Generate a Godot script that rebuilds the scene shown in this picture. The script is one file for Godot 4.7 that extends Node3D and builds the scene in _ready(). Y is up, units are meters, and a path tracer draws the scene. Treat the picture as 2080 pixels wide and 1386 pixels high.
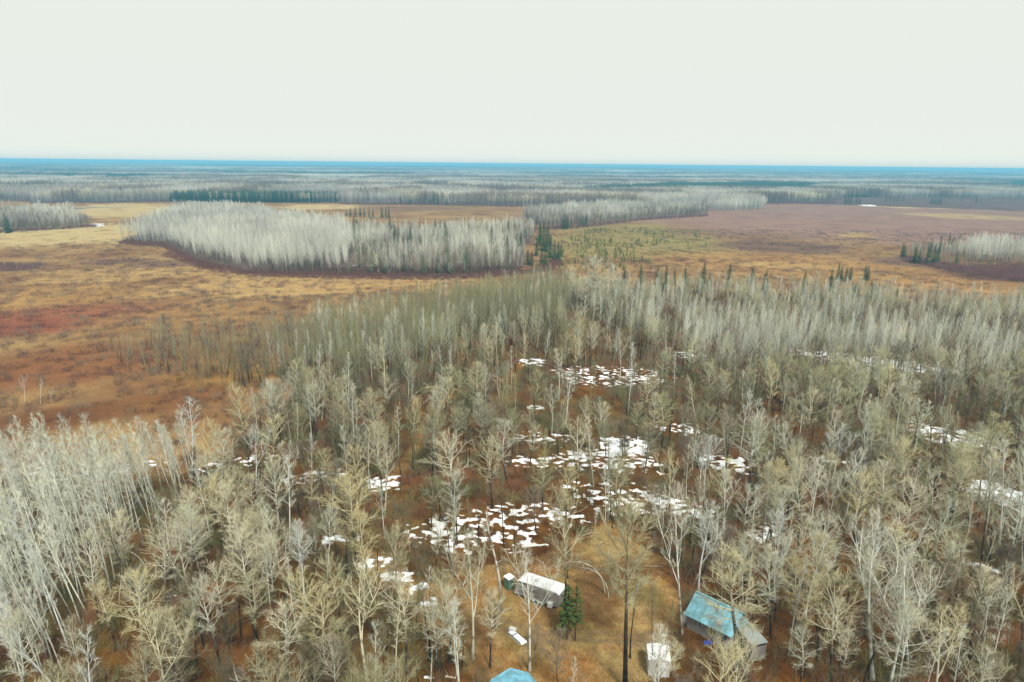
extends Node3D

# An aerial view over a bare spring forest: a clearing with a camper and small
# cabins, tan and russet bog, wooded islands and hazy forest out to the horizon.

const EYE := Vector3(0.0, 55.0, 0.0)
const FOCAL := 1400.0          # for a picture 2080 wide, 1386 high

var eye_basis: Basis
var rng := RandomNumberGenerator.new()
var taken := {}
var hill_noise := FastNoiseLite.new()
var wide_noise := FastNoiseLite.new()
var mid_noise := FastNoiseLite.new()
var fine_noise := FastNoiseLite.new()
var bark_mats: Array[StandardMaterial3D] = []
var plant_mat: StandardMaterial3D
var mats := {}
var landmarks: Array = []


func _ready() -> void:
	rng.seed = 4711
	setup_camera_and_light()
	setup_noise()
	setup_materials()
	setup_zones()
	build_ground()
	build_water()
	build_snow()
	build_buildings()
	build_protos()
	build_near_forest()
	build_spruces()
	build_mid_and_far_forest()
	build_brush()
	build_small_things()


func setup_camera_and_light() -> void:
	var cam := Camera3D.new()
	cam.name = "camera"
	cam.position = EYE
	cam.rotation_degrees = Vector3(-14.45, 0.0, 0.55)
	cam.fov = 2.0 * rad_to_deg(atan(693.0 / FOCAL))
	cam.near = 0.5
	cam.far = 90000.0
	add_child(cam)
	cam.current = true
	eye_basis = Basis.from_euler(Vector3(deg_to_rad(-14.45), 0.0, deg_to_rad(0.55)))
	var sky_mat := ProceduralSkyMaterial.new()
	sky_mat.sky_top_color = Color(0.672, 0.684, 0.657)
	sky_mat.sky_horizon_color = Color(0.672, 0.690, 0.672)
	sky_mat.sky_curve = 0.15
	sky_mat.ground_horizon_color = Color(0.5, 0.64, 0.67)
	sky_mat.ground_bottom_color = Color(0.30, 0.26, 0.20)
	sky_mat.sun_angle_max = 1.0
	var sky := Sky.new()
	sky.sky_material = sky_mat
	var env := Environment.new()
	env.background_mode = Environment.BG_SKY
	env.sky = sky
	env.tonemap_mode = Environment.TONE_MAPPER_LINEAR
	env.tonemap_exposure = 2.0
	env.sdfgi_enabled = true
	env.ssao_enabled = true
	env.ssil_enabled = true
	env.fog_enabled = true
	env.fog_density = 0.00024
	env.fog_light_color = Color(0.55, 0.86, 1.0)
	var we := WorldEnvironment.new()
	we.name = "world_environment"
	we.environment = env
	add_child(we)
	var sun := DirectionalLight3D.new()
	sun.name = "sun"
	sun.light_energy = 0.9
	sun.light_color = Color(1.0, 0.985, 0.95)
	sun.light_angular_distance = 10.0
	sun.shadow_enabled = true
	sun.rotation_degrees = Vector3(-50.0, 22.0, 0.0)
	add_child(sun)


# ---------------------------------------------------------------- helpers

func ground_at(px: float, py: float, h := 0.0) -> Vector3:
	var d: Vector3 = eye_basis * Vector3((px - 1040.0) / FOCAL, (693.0 - py) / FOCAL, -1.0)
	return EYE + d * ((h - EYE.y) / d.y)


func spot(px: float, py: float) -> Vector2:
	var g := ground_at(px, py)
	return Vector2(g.x, g.z)


func seen_from_eye(p: Vector3) -> Vector3:
	var q: Vector3 = eye_basis.inverse() * (p - EYE)
	return Vector3(1040.0 + FOCAL * q.x / -q.z, 693.0 - FOCAL * q.y / -q.z, -q.z)


func outline(pairs: Array) -> PackedVector2Array:
	var out := PackedVector2Array()
	for k in range(0, pairs.size(), 2):
		out.append(spot(pairs[k], pairs[k + 1]))
	return out


func inside(p: Vector2, poly: PackedVector2Array) -> bool:
	return Geometry2D.is_point_in_polygon(p, poly)


func in_view(x: float, z: float, margin: float) -> bool:
	var depth := -z * 0.968 + 13.7
	return depth > 30.0 and absf(x) < 0.757 * depth + margin and -z > 40.0


func numbered(called: String) -> String:
	var n: int = taken.get(called, 0)
	taken[called] = n + 1
	return called if n == 0 else "%s_%03d" % [called, n]


func thing(called: String, label: String, category: String, at := Vector3.ZERO, turn := 0.0, group := "") -> Node3D:
	var o := Node3D.new()
	o.name = numbered(called)
	add_child(o, true)
	o.position = at
	o.rotation.y = turn
	describe(o, label, category, group)
	return o


func describe(o: Node, label: String, category := "", group := "", kind := "") -> void:
	if label:
		o.set_meta("label", label)
	if category:
		o.set_meta("category", category)
	if group:
		o.set_meta("group", group)
	if kind:
		o.set_meta("kind", kind)


func part(called: String, mesh: Mesh, mat: Material, parent: Node, at := Vector3.ZERO, turn := Vector3.ZERO) -> MeshInstance3D:
	var o := MeshInstance3D.new()
	o.name = called
	o.mesh = mesh
	if mat:
		o.material_override = mat
	o.position = at
	o.rotation = turn
	if parent == self:
		o.name = numbered(called)
	parent.add_child(o, true)
	return o


func box(x: float, y: float, z: float) -> BoxMesh:
	var b := BoxMesh.new()
	b.size = Vector3(x, y, z)
	return b


func rod(r0: float, r1: float, h: float, sides := 10) -> CylinderMesh:
	var c := CylinderMesh.new()
	c.bottom_radius = r0
	c.top_radius = r1
	c.height = h
	c.radial_segments = sides
	c.rings = 1
	return c


class Shape:
	var v := PackedVector3Array()
	var n := PackedVector3Array()
	var c := PackedColorArray()
	var i := PackedInt32Array()

	func tube(pts: PackedVector3Array, rad: PackedFloat32Array, cols: PackedColorArray, sides: int) -> void:
		var first := v.size()
		var last := pts.size() - 1
		for k in pts.size():
			var a: Vector3 = (pts[mini(k + 1, last)] - pts[maxi(k - 1, 0)]).normalized()
			var u: Vector3 = a.cross(Vector3(0.13, 0.21, 0.97)).normalized()
			if u.length_squared() < 0.5:
				u = Vector3.RIGHT
			var w := a.cross(u)
			for s in sides:
				var t := TAU * s / sides
				var d := u * cos(t) + w * sin(t)
				v.append(pts[k] + d * rad[k])
				n.append(d)
				c.append(cols[k])
		for k in last:
			var b := first + k * sides
			for s in sides:
				var s2 := (s + 1) % sides
				i.append_array([b + s, b + sides + s, b + sides + s2, b + s, b + sides + s2, b + s2])

	func cone(p0: Vector3, p1: Vector3, r: float, col: Color) -> void:
		var a := (p1 - p0).normalized()
		var u := a.cross(Vector3(0.31, 0.17, 0.9)).normalized()
		var w := a.cross(u)
		var f := v.size()
		for s in 3:
			var t := TAU * s / 3.0
			var d := u * cos(t) + w * sin(t)
			v.append(p0 + d * r)
			n.append(d)
			c.append(col)
		v.append(p1)
		n.append(a)
		c.append(col)
		i.append_array([f, f + 3, f + 1, f + 1, f + 3, f + 2, f + 2, f + 3, f])

	# a needle spray: a thin flat-ish blade with two faces and a ridge
	func spray(p0: Vector3, p1: Vector3, half: float, thick: float, col: Color) -> void:
		var a := (p1 - p0).normalized()
		var side := a.cross(Vector3.UP).normalized() * half
		var up := side.cross(a).normalized() * thick
		var m := p0.lerp(p1, 0.45)
		var f := v.size()
		for q in [p0, m - side, m + side, p1, m + up, m - up * 0.5]:
			v.append(q)
			n.append((q - m + Vector3.UP * half).normalized())
			c.append(col)
		i.append_array([f, f + 1, f + 4, f, f + 4, f + 2, f + 1, f + 3, f + 4, f + 4, f + 3, f + 2, f, f + 5, f + 1, f + 1, f + 5, f + 3, f + 3, f + 5, f + 2, f + 2, f + 5, f])

	# a flat face given clockwise as seen from outside
	func face(q: PackedVector3Array, col := Color.WHITE) -> void:
		var f := v.size()
		var nn := (q[2] - q[0]).cross(q[1] - q[0]).normalized()
		for p in q:
			v.append(p)
			n.append(nn)
			c.append(col)
		for k in range(1, q.size() - 1):
			i.append_array([f, f + k, f + k + 1])

	# an outline in x,y (clockwise seen from +z) drawn out from z0 to z1
	func prism(q: PackedVector2Array, z0: float, z1: float, col := Color.WHITE) -> void:
		var front := PackedVector3Array()
		var back := PackedVector3Array()
		for k in q.size():
			front.append(Vector3(q[k].x, q[k].y, z1))
			back.append(Vector3(q[q.size() - 1 - k].x, q[q.size() - 1 - k].y, z0))
		face(front, col)
		face(back, col)
		for k in q.size():
			var a := q[k]
			var b := q[(k + 1) % q.size()]
			face(PackedVector3Array([Vector3(a.x, a.y, z1), Vector3(a.x, a.y, z0), Vector3(b.x, b.y, z0), Vector3(b.x, b.y, z1)]), col)

	func mesh() -> ArrayMesh:
		var arr := []
		arr.resize(Mesh.ARRAY_MAX)
		arr[Mesh.ARRAY_VERTEX] = v
		arr[Mesh.ARRAY_NORMAL] = n
		arr[Mesh.ARRAY_COLOR] = c
		arr[Mesh.ARRAY_INDEX] = i
		var m := ArrayMesh.new()
		m.add_surface_from_arrays(Mesh.PRIMITIVE_TRIANGLES, arr)
		return m


class Scatter:
	var where: Array[Transform3D] = []
	var tint := PackedColorArray()

	func add(t: Transform3D, c: Color) -> void:
		where.append(t)
		tint.append(c)


func scatter_node(called: String, mesh: Mesh, mat: Material, s: Scatter, label: String, parent: Node = null) -> void:
	if mesh == null or s.where.is_empty():
		return
	var mm := MultiMesh.new()
	mm.transform_format = MultiMesh.TRANSFORM_3D
	mm.use_colors = true
	mm.mesh = mesh
	mm.instance_count = s.where.size()
	for k in s.where.size():
		mm.set_instance_transform(k, s.where[k])
		mm.set_instance_color(k, s.tint[k])
	var o := MultiMeshInstance3D.new()
	o.multimesh = mm
	o.material_override = mat
	if parent:
		o.name = called
		parent.add_child(o, true)
		o.set_meta("kind", "stuff")
	else:
		o.name = numbered(called)
		add_child(o, true)
		describe(o, label, "", "", "stuff")


func rnd(a: float, b: float) -> float:
	return rng.randf_range(a, b)


func stand(p: Vector3, size: float, turn: float, lean: Vector2, wide := 1.0) -> Transform3D:
	var b := Basis(Vector3(0, 0, 1), -lean.x) * Basis(Vector3(1, 0, 0), lean.y) * Basis(Vector3.UP, turn)
	b = b * Basis.from_scale(Vector3(size * wide, size, size * wide))
	return Transform3D(b, p)


func setup_noise() -> void:
	for row in [[hill_noise, 0.00035, 5], [wide_noise, 0.022, 11], [mid_noise, 0.11, 23], [fine_noise, 0.45, 37]]:
		var f: FastNoiseLite = row[0]
		f.noise_type = FastNoiseLite.TYPE_SIMPLEX_SMOOTH
		f.frequency = row[1]
		f.seed = row[2]
		f.fractal_octaves = 3


var belts: Array = []


func in_belt(x: float, z: float) -> bool:
	for k in belts:
		var v := Vector2(x, z) - Vector2(k[0])
		var along: float = v.dot(k[1]) / k[3]
		var across: float = (v.y * k[1].x - v.x * k[1].y) / k[2]
		if along * along + across * across < 1.0 + 0.4 * hill_noise.get_noise_2d(x * 9.0, z * 9.0):
			return true
	return false


func terrain(x: float, z: float) -> float:
	var d := Vector2(x, z).length()
	if d < 2600.0:
		return 0.0
	var a := smoothstep(2600.0, 6000.0, d)
	return a * maxf(0.0, 5.0 + 8.0 * hill_noise.get_noise_2d(x * 0.55, z * 1.6)) + smoothstep(9000.0, 20000.0, d) * 5.0 * maxf(0.0, hill_noise.get_noise_2d(x * 0.3 + 900.0, z))


func plain_mat(called: String, col: Color, rough := 0.85, metal := 0.0) -> StandardMaterial3D:
	var m := StandardMaterial3D.new()
	m.resource_name = called
	m.albedo_color = col.linear_to_srgb()
	m.roughness = rough
	m.metallic = metal
	mats[called] = m
	return m


func noise_tex(freq: float, lo: Color, hi: Color, size := 512, sd := 1, octaves := 4) -> NoiseTexture2D:
	var f := FastNoiseLite.new()
	f.noise_type = FastNoiseLite.TYPE_SIMPLEX_SMOOTH
	f.frequency = freq
	f.fractal_octaves = octaves
	f.seed = sd
	var g := Gradient.new()
	g.set_color(0, lo)
	g.set_color(1, hi)
	g.set_offset(0, 0.2)
	g.set_offset(1, 0.8)
	var t := NoiseTexture2D.new()
	t.width = size
	t.height = size
	t.seamless = true
	t.noise = f
	t.color_ramp = g
	return t


func setup_materials() -> void:
	for tone in [Color(1, 1, 1), Color(0.90, 0.89, 0.84), Color(0.95, 0.97, 1.0), Color(0.99, 0.96, 0.86)]:
		var m := StandardMaterial3D.new()
		m.resource_name = "bark"
		m.albedo_color = tone * Color(0.875, 0.88, 0.865)
		m.vertex_color_use_as_albedo = true
		m.roughness = 0.9
		m.metallic_specular = 0.2
		bark_mats.append(m)
	plant_mat = StandardMaterial3D.new()
	plant_mat.resource_name = "plant"
	plant_mat.albedo_color = Color(0.88, 0.88, 0.88)
	plant_mat.vertex_color_use_as_albedo = true
	plant_mat.roughness = 0.95
	plant_mat.metallic_specular = 0.15
	var g := StandardMaterial3D.new()
	g.resource_name = "soil"
	g.albedo_color = Color(0.875, 0.87, 0.86)
	g.vertex_color_use_as_albedo = true
	g.roughness = 1.0
	g.metallic_specular = 0.1
	g.albedo_texture = noise_tex(0.035, Color(0.76, 0.73, 0.70), Color(1, 1, 1), 1024, 3, 6)
	g.uv1_triplanar = true
	g.uv1_world_triplanar = true
	g.uv1_scale = Vector3(0.11, 0.11, 0.11)
	mats["soil"] = g
	var s := plain_mat("snow", Color(0.86, 0.88, 0.9), 0.75)
	s.metallic_specular = 0.25
	s.vertex_color_use_as_albedo = true
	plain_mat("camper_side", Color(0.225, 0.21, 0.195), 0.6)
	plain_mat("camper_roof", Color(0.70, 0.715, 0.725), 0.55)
	plain_mat("white_metal", Color(0.66, 0.67, 0.665), 0.5)
	plain_mat("dull_white", Color(0.46, 0.46, 0.445), 0.7)
	plain_mat("dark_glass", Color(0.06, 0.065, 0.07), 0.15)
	plain_mat("dull_pane", Color(0.155, 0.15, 0.148), 0.4)
	plain_mat("rubber", Color(0.025, 0.025, 0.025), 0.9)
	plain_mat("grey_wood", Color(0.26, 0.245, 0.22), 0.9)
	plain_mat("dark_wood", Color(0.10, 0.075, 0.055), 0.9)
	plain_mat("green_cloth", Color(0.07, 0.13, 0.085), 0.9)
	plain_mat("blue_cloth", Color(0.01, 0.06, 0.45), 0.55)
	plain_mat("steel", Color(0.4, 0.42, 0.43), 0.4, 0.6)
	plain_mat("grey_roof", Color(0.27, 0.31, 0.32), 0.6)
	plain_mat("pale_board", Color(0.62, 0.56, 0.44), 0.85)
	plain_mat("earth", Color(0.07, 0.04, 0.022), 1.0)
	var roof := plain_mat("teal_roof", Color(0.19, 0.42, 0.51), 0.5)
	roof.albedo_texture = noise_tex(0.012, Color(0.78, 0.76, 0.73), Color(1, 1, 1), 256, 9)
	roof.uv1_triplanar = true
	roof.uv1_scale = Vector3(0.3, 0.3, 0.3)
	var roof2 := plain_mat("blue_roof", Color(0.17, 0.42, 0.56), 0.5)
	roof2.albedo_texture = roof.albedo_texture
	roof2.uv1_triplanar = true
	roof2.uv1_scale = Vector3(0.3, 0.3, 0.3)
	var w := plain_mat("water", Color(0.16, 0.22, 0.26), 0.08)
	w.metallic_specular = 0.5


# ---------------------------------------------------------------- where things grow

var zone := {}
var trails: Array = []
var patches: Array = []
var ruts: Array = []


func setup_zones() -> void:
	# every outline follows a stand's foot on the ground
	zone["near"] = outline([-300, 1030, 60, 992, 200, 985, 330, 975, 430, 945, 560, 850, 600, 800, 560, 760, 620, 694, 700, 668, 800, 650, 900, 632, 1000, 614, 1100, 596, 1170, 590, 1300, 640, 1500, 662, 1700, 672, 1850, 678, 2400, 665, 2500, 900, 3200, 1700, -1300, 1700])
	zone["left_stand"] = outline([-300, 1030, 60, 992, 200, 985, 330, 975, 415, 948, 420, 985, 330, 1070, 250, 1160, 215, 1250, 130, 1400, -300, 1700, -900, 1500])
	zone["olive"] = outline([530, 745, 620, 694, 700, 668, 800, 650, 900, 632, 1000, 614, 1100, 596, 1165, 590, 1170, 635, 1140, 670, 1000, 690, 900, 735, 760, 790, 620, 800, 560, 775])
	zone["olive_edge"] = outline([225, 732, 260, 706, 330, 690, 450, 696, 560, 684, 620, 694, 560, 745, 545, 800, 400, 775, 250, 755])
	zone["right_stand"] = outline([1165, 625, 1300, 652, 1500, 668, 1700, 678, 1850, 684, 2400, 672, 2400, 800, 2000, 800, 1900, 770, 1640, 775, 1500, 790, 1400, 745, 1330, 705])
	zone["bog_edge"] = outline([1150, 624, 1165, 592, 1230, 584, 1300, 584, 1500, 592, 1700, 600, 1850, 606, 1960, 622, 2400, 620, 2400, 672, 1850, 684, 1700, 678, 1500, 668, 1300, 652])
	zone["sparse_one"] = outline([1060, 745, 1350, 735, 1500, 900, 1520, 960, 1040, 960, 1020, 830])
	zone["sparse_two"] = outline([780, 1000, 1500, 1000, 1540, 1110, 1340, 1110, 1000, 1120, 800, 1110])
	zone["clearing"] = outline([870, 1230, 905, 1185, 965, 1145, 1040, 1120, 1130, 1100, 1220, 1076, 1310, 1092, 1350, 1140, 1372, 1200, 1385, 1290, 1340, 1330, 1300, 1400, 1280, 1600, 1080, 1600, 1010, 1440, 960, 1330, 915, 1275])
	zone["island"] = outline([238, 492, 330, 497, 400, 530, 500, 556, 700, 560, 900, 562, 1060, 554, 1066, 530, 1066, 505, 1084, 482, 1080, 466, 900, 474, 760, 474, 620, 468, 560, 447, 450, 436, 352, 437, 345, 452, 300, 468])
	zone["island_slim"] = outline([238, 492, 330, 497, 400, 530, 500, 556, 705, 560, 720, 505, 700, 474, 620, 468, 560, 447, 450, 436, 352, 437, 345, 452, 300, 468])
	zone["far_left"] = outline([-400, 483, 0, 472, 120, 466, 192, 461, 165, 446, 110, 436, -400, 432])
	zone["mid_right"] = outline([1130, 468, 1190, 461, 1300, 447, 1435, 438, 1440, 424, 1300, 424, 1150, 428, 1060, 440, 1084, 464])
	zone["mid_right_two"] = outline([1430, 431, 1550, 427, 1560, 418, 1440, 415])
	zone["right_isle"] = outline([1830, 522, 1900, 537, 1960, 547, 2060, 540, 2400, 538, 2400, 512, 2080, 510, 1980, 506, 1860, 508])
	zone["right_isle_slim"] = outline([1955, 532, 2080, 531, 2400, 529, 2400, 500, 2080, 502, 1965, 506])
	zone["far_forest"] = outline([-700, 402, 0, 405, 80, 412, 200, 412, 345, 409, 355, 411, 690, 413, 900, 416, 1100, 420, 1180, 424, 1450, 418, 1560, 414, 1690, 410, 1720, 402, 1900, 402, 2080, 404, 2900, 402, 2900, 366, 1040, 355, -700, 345])
	zone["conifer_strip"] = outline([352, 410.5, 400, 411, 560, 411.5, 640, 411, 690, 410, 690, 405, 560, 404, 352, 405])
	zone["conifer_right"] = outline([1180, 398, 1360, 392, 1500, 391, 1640, 388, 1680, 384, 1640, 379, 1360, 380, 1180, 392])
	zone["conifer_right_two"] = outline([1380, 378, 1590, 373, 1580, 370, 1380, 373])
	zone["bog_spruce"] = outline([1120, 540, 1145, 492, 1200, 468, 1300, 462, 1440, 478, 1440, 500, 1330, 520, 1330, 548, 1180, 556])
	for row in [
		[1.5, [866, 1222, 800, 1180, 748, 1136, 706, 1098]],
		[0.9, [770, 1000, 806, 965, 850, 900, 880, 850, 905, 812, 960, 790, 1040, 766, 1064, 738]],
		[1.0, [1150, 690, 1178, 655, 1196, 625]],
	]:
		trails.append([row[0], outline(row[1])])
	for row in [[735, 356.5, 95, 1.6], [1500, 388, 190, 3.5], [1610, 380, 90, 2.0], [1770, 354, 36, 1.2], [1990, 359, 50, 1.6], [415, 353.5, 36, 1.2], [1590, 357, 14, 1.0], [1740, 369, 24, 1.2], [90, 341, 60, 1.2], [820, 341.5, 160, 1.6], [1250, 344, 120, 1.2], [1820, 344, 90, 1.0], [480, 339, 90, 1.0], [600, 347, 60, 0.8], [1160, 362, 60, 1.2]]:
		var c := spot(row[0], row[1])
		belts.append([c, c.normalized(), (spot(row[0] + row[2], row[1]) - c).length(), (spot(row[0], row[1] - row[3]) - spot(row[0], row[1] + row[3])).length() * 0.5])
	ruts = [outline([706, 1098, 748, 1136, 800, 1180, 866, 1222, 930, 1246, 1010, 1262, 1090, 1300, 1150, 1345, 1190, 1420, 1210, 1560]), outline([1090, 1300, 1180, 1292, 1290, 1300, 1370, 1296])]
	var pale := Color(0.64, 0.51, 0.25)
	var tan_ := Color(0.56, 0.375, 0.16)
	var orange := Color(0.46, 0.275, 0.105)
	var russet := Color(0.24, 0.095, 0.04)
	var plum := Color(0.20, 0.12, 0.095)
	var dark_plum := Color(0.12, 0.055, 0.045)
	var mauve := Color(0.345, 0.215, 0.18)
	for row in [
		[100, 480, 330, 22, pale, 0.95], [250, 428, 130, 16, pale, 0.9], [620, 578, 340, 24, tan_, 0.8], [300, 555, 200, 16, tan_, 0.6], [350, 537, 90, 8, plum, 0.7], [30, 543, 80, 9, plum, 0.85],
		[220, 533, 70, 6, plum, 0.6], [100, 605, 200, 26, orange, 0.7], [90, 650, 260, 30, Color(0.32, 0.125, 0.07), 0.9], [10, 668, 130, 22, Color(0.25, 0.08, 0.05), 0.5], [390, 645, 200, 30, Color(0.38, 0.225, 0.095), 0.7], [150, 742, 260, 44, Color(0.28, 0.125, 0.055), 0.9],
		[440, 770, 140, 24, Color(0.32, 0.18, 0.05), 0.8], [300, 822, 240, 26, Color(0.24, 0.11, 0.045), 0.85], [60, 860, 180, 26, Color(0.2, 0.09, 0.04), 0.9], [480, 715, 160, 24, Color(0.27, 0.14, 0.05), 0.8], [620, 765, 90, 20, Color(0.3, 0.15, 0.04), 0.6],
		[1750, 452, 620, 46, mauve, 0.9], [1290, 492, 190, 44, Color(0.33, 0.275, 0.105), 0.9], [1830, 415, 100, 8, pale, 0.95], [1960, 440, 130, 5, Color(0.5, 0.38, 0.2), 0.9], [1740, 478, 32, 6, Color(0.55, 0.40, 0.15), 0.8],
		[1700, 545, 420, 26, orange, 0.65], [1590, 502, 130, 14, plum, 0.85], [1480, 476, 160, 10, plum, 0.4], [2040, 560, 130, 16, dark_plum, 0.9], [1860, 535, 100, 10, plum, 0.8], [1880, 578, 210, 11, orange, 0.9], [1600, 540, 110, 8, tan_, 0.6],
		[650, 421, 90, 6, pale, 0.95], [840, 424, 120, 5, plum, 0.6], [1130, 424, 70, 5, pale, 0.8], [1100, 560, 90, 8, tan_, 0.7], [1200, 545, 60, 10, orange, 0.6], [2000, 406, 300, 3, dark_plum, 0.7], [1800, 400, 120, 3, plum, 0.8],
	]:
		var c := spot(row[0], row[1])
		var near := spot(row[0], row[1] + row[3])
		var far := spot(row[0], row[1] - row[3])
		var side := spot(row[0] + row[2], row[1])
		var axis := c.normalized()
		patches.append([c, axis, (side - c).length(), (near - c).length(), (far - c).length(), row[4], row[5]])


func trail_distance(p: Vector2) -> float:
	var best := 99.0
	for t in trails:
		var line: PackedVector2Array = t[1]
		for k in line.size() - 1:
			var q := Geometry2D.get_closest_point_to_segment(p, line[k], line[k + 1])
			best = minf(best, q.distance_to(p) - t[0])
	return best


func soil_color(x: float, z: float) -> Color:
	var p := Vector2(x, z)
	var a := wide_noise.get_noise_2d(x, z)
	var b := mid_noise.get_noise_2d(x, z)
	var f := fine_noise.get_noise_2d(x, z)
	var d := p.length()
	if d < 330.0 and (inside(p, zone["near"]) or inside(p, zone["bog_edge"])):
		var litter := Color(0.12, 0.05, 0.014).lerp(Color(0.23, 0.112, 0.03), clampf(0.5 + 0.8 * b + 0.4 * f, 0.0, 1.0))
		litter = litter.lerp(Color(0.22, 0.145, 0.045), clampf(1.6 * a + 0.5 * f - 0.1, 0.0, 0.8))
		litter = litter.lerp(Color(0.05, 0.022, 0.01), clampf(1.5 * mid_noise.get_noise_2d(x + 300.0, z * 1.3) - 0.15 + 0.4 * f, 0.0, 0.85))
		var open := 0.0
		if d < 140.0 and inside(p + Vector2(a + 0.6 * b, b - 0.5 * a) * 6.0, zone["clearing"]):
			open = 1.0
		var td := trail_distance(p)
		open = maxf(open, smoothstep(1.0, -0.8, td + b))
		if open > 0.0:
			var grass := Color(0.47, 0.325, 0.14).lerp(Color(0.36, 0.19, 0.06), clampf(0.45 + 1.2 * b + 0.5 * f, 0.0, 1.0))
			grass = grass.lerp(Color(0.40, 0.30, 0.12), clampf(1.8 * mid_noise.get_noise_2d(x - 90.0, z + 50.0) + 0.1, 0.0, 0.8))
			grass = grass.lerp(Color(0.20, 0.15, 0.03), clampf(1.4 * mid_noise.get_noise_2d(x + 60.0, z - 150.0) - 0.2, 0.0, 0.6))
			grass = grass.lerp(Color(0.15, 0.075, 0.03), clampf(2.2 * wide_noise.get_noise_2d(x * 2.2 + 500.0, z * 2.2) + 0.5 * f - 0.1, 0.0, 0.75))
			litter = litter.lerp(grass, open)
			if d < 130.0:
				var wear := 99.0
				for line in ruts:
					for k in line.size() - 1:
						var q := Geometry2D.get_closest_point_to_segment(p, line[k], line[k + 1])
						wear = minf(wear, absf(q.distance_to(p) - 0.8))
				litter = litter.lerp(Color(0.27, 0.19, 0.11), 0.75 * smoothstep(0.55, 0.15, wear + 0.5 * b))
		return litter
	var col := Color(0.42, 0.28, 0.125).lerp(Color(0.25, 0.125, 0.06), clampf(0.4 + 0.9 * a, 0.0, 1.0))
	for k in patches:
		var v: Vector2 = p - k[0]
		var along: float = v.dot(k[1])
		var reach: float = k[4] if along > 0.0 else k[3]
		if absf(along) > reach * 1.5:
			continue
		var across: float = v.x * -k[1].y + v.y * k[1].x
		if absf(across) > k[2] * 1.5:
			continue
		var r := sqrt(along * along / (reach * reach) + across * across / (k[2] * k[2])) + 0.28 * a + 0.2 * b
		var w: float = k[6] * smoothstep(1.12, 0.6, r)
		if w > 0.0:
			col = col.lerp(k[5], w)
	if d > 380.0:
		if inside(p, zone["far_forest"]) or d > 1150.0 or (inside(p, zone["island"])):
			var fl := Color(0.13, 0.075, 0.07).lerp(Color(0.20, 0.14, 0.125), 0.5 + a)
			if d > 1150.0:
				var meadow := hill_noise.get_noise_2d(x * 3.0 + 700.0, z * 4.0)
				fl = fl.lerp(Color(0.45, 0.34, 0.17), smoothstep(0.30, 0.42, meadow))
			return fl
	elif inside(p, zone["island"]):
		return Color(0.11, 0.06, 0.045)
	# tussocks and low heath
	col = col.lerp(Color(col.r * 0.5, col.g * 0.42, col.b * 0.42), clampf(1.5 * b + 0.5 * f - 0.25, 0.0, 0.75))
	return col.lerp(Color(minf(col.r * 1.35, 0.62), minf(col.g * 1.4, 0.5), minf(col.b * 1.3, 0.28)), clampf(-1.2 * b + 0.7 * f - 0.2, 0.0, 0.6))


func ground_sheet(s: Shape, x0: float, x1: float, z0: float, z1: float, step: float, hole: Rect2) -> void:
	var nx := int(round((x1 - x0) / step))
	var nz := int(round((z1 - z0) / step))
	var first := s.v.size()
	for j in nz + 1:
		for k in nx + 1:
			var x := x0 + k * step
			var z := z0 + j * step
			s.v.append(Vector3(x, terrain(x, z), z))
			s.n.append(Vector3.UP)
			var seen := z < 5.0 and absf(x) < -z * 0.85 + 60.0
			s.c.append(soil_color(x, z) if seen else Color(0.25, 0.14, 0.06))
	for j in nz:
		for k in nx:
			var mid := Vector2(x0 + (k + 0.5) * step, z0 + (j + 0.5) * step)
			if hole.has_point(mid):
				continue
			var a := first + j * (nx + 1) + k
			var b := a + nx + 1
			s.i.append_array([a, a + 1, b + 1, a, b + 1, b])


func build_ground() -> void:
	var s := Shape.new()
	ground_sheet(s, -340, 340, -430, -30, 1.6, Rect2(-60, -129.2, 120, 88))
	ground_sheet(s, -60, 60, -129.2, -41.2, 0.5, Rect2(0, 0, 0, 0))
	ground_sheet(s, -1400, 1400, -1800, 0, 10, Rect2(-340, -430, 680, 400))
	ground_sheet(s, -6000, 6000, -7000, 0, 100, Rect2(-1400, -1800, 2800, 1800))
	ground_sheet(s, -42000, 42000, -42000, 3000, 1000, Rect2(-6000, -7000, 12000, 7000))
	var o := part("ground", s.mesh(), mats["soil"], self)
	describe(o, "open ground of dry tan grass, russet bog and brown leaf litter", "", "", "structure")


func build_water() -> void:
	# a thin arm of open water at the far edge of the pale marsh
	var s := Shape.new()
	var near := outline([118, 424.5, 150, 425.5, 176, 423.5, 215, 421.8, 268, 420.8])
	var far := outline([122, 423.2, 150, 422.8, 176, 421.6, 215, 420.9, 268, 420.3])
	for k in near.size() - 1:
		var a := near[k]
		var b := near[k + 1]
		var c := far[k + 1]
		var d := far[k]
		s.face(PackedVector3Array([Vector3(a.x, 0.06, a.y), Vector3(d.x, 0.06, d.y), Vector3(c.x, 0.06, c.y), Vector3(b.x, 0.06, b.y)]))
	var o := part("water", s.mesh(), mats["water"], self)
	describe(o, "narrow blue-grey strip of open water at the far edge of the marsh", "", "", "structure")


var snowy: Array = []


func snow_near(p: Vector2) -> bool:
	# on a bank of snow, or just before it
	for k in snowy:
		if k[2] < 3.5:
			continue
		var v: Vector2 = p - k[0]
		var along: float = v.dot(k[1])
		var across: float = (v.y * k[1].x - v.x * k[1].y) / k[2]
		if absf(across) < 0.9 and along < k[3] and along > -k[3] - 7.0:
			return true
	return false


func snow_covers(p: Vector2) -> bool:
	for k in snowy:
		var v: Vector2 = p - k[0]
		if absf(v.x) > k[2] + 2.0:
			continue
		var along: float = v.dot(k[1]) / k[3]
		var across: float = (v.y * k[1].x - v.x * k[1].y) / k[2]
		if along * along + across * across < 1.0:
			return rng.randf() < 0.85
	return false


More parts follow.
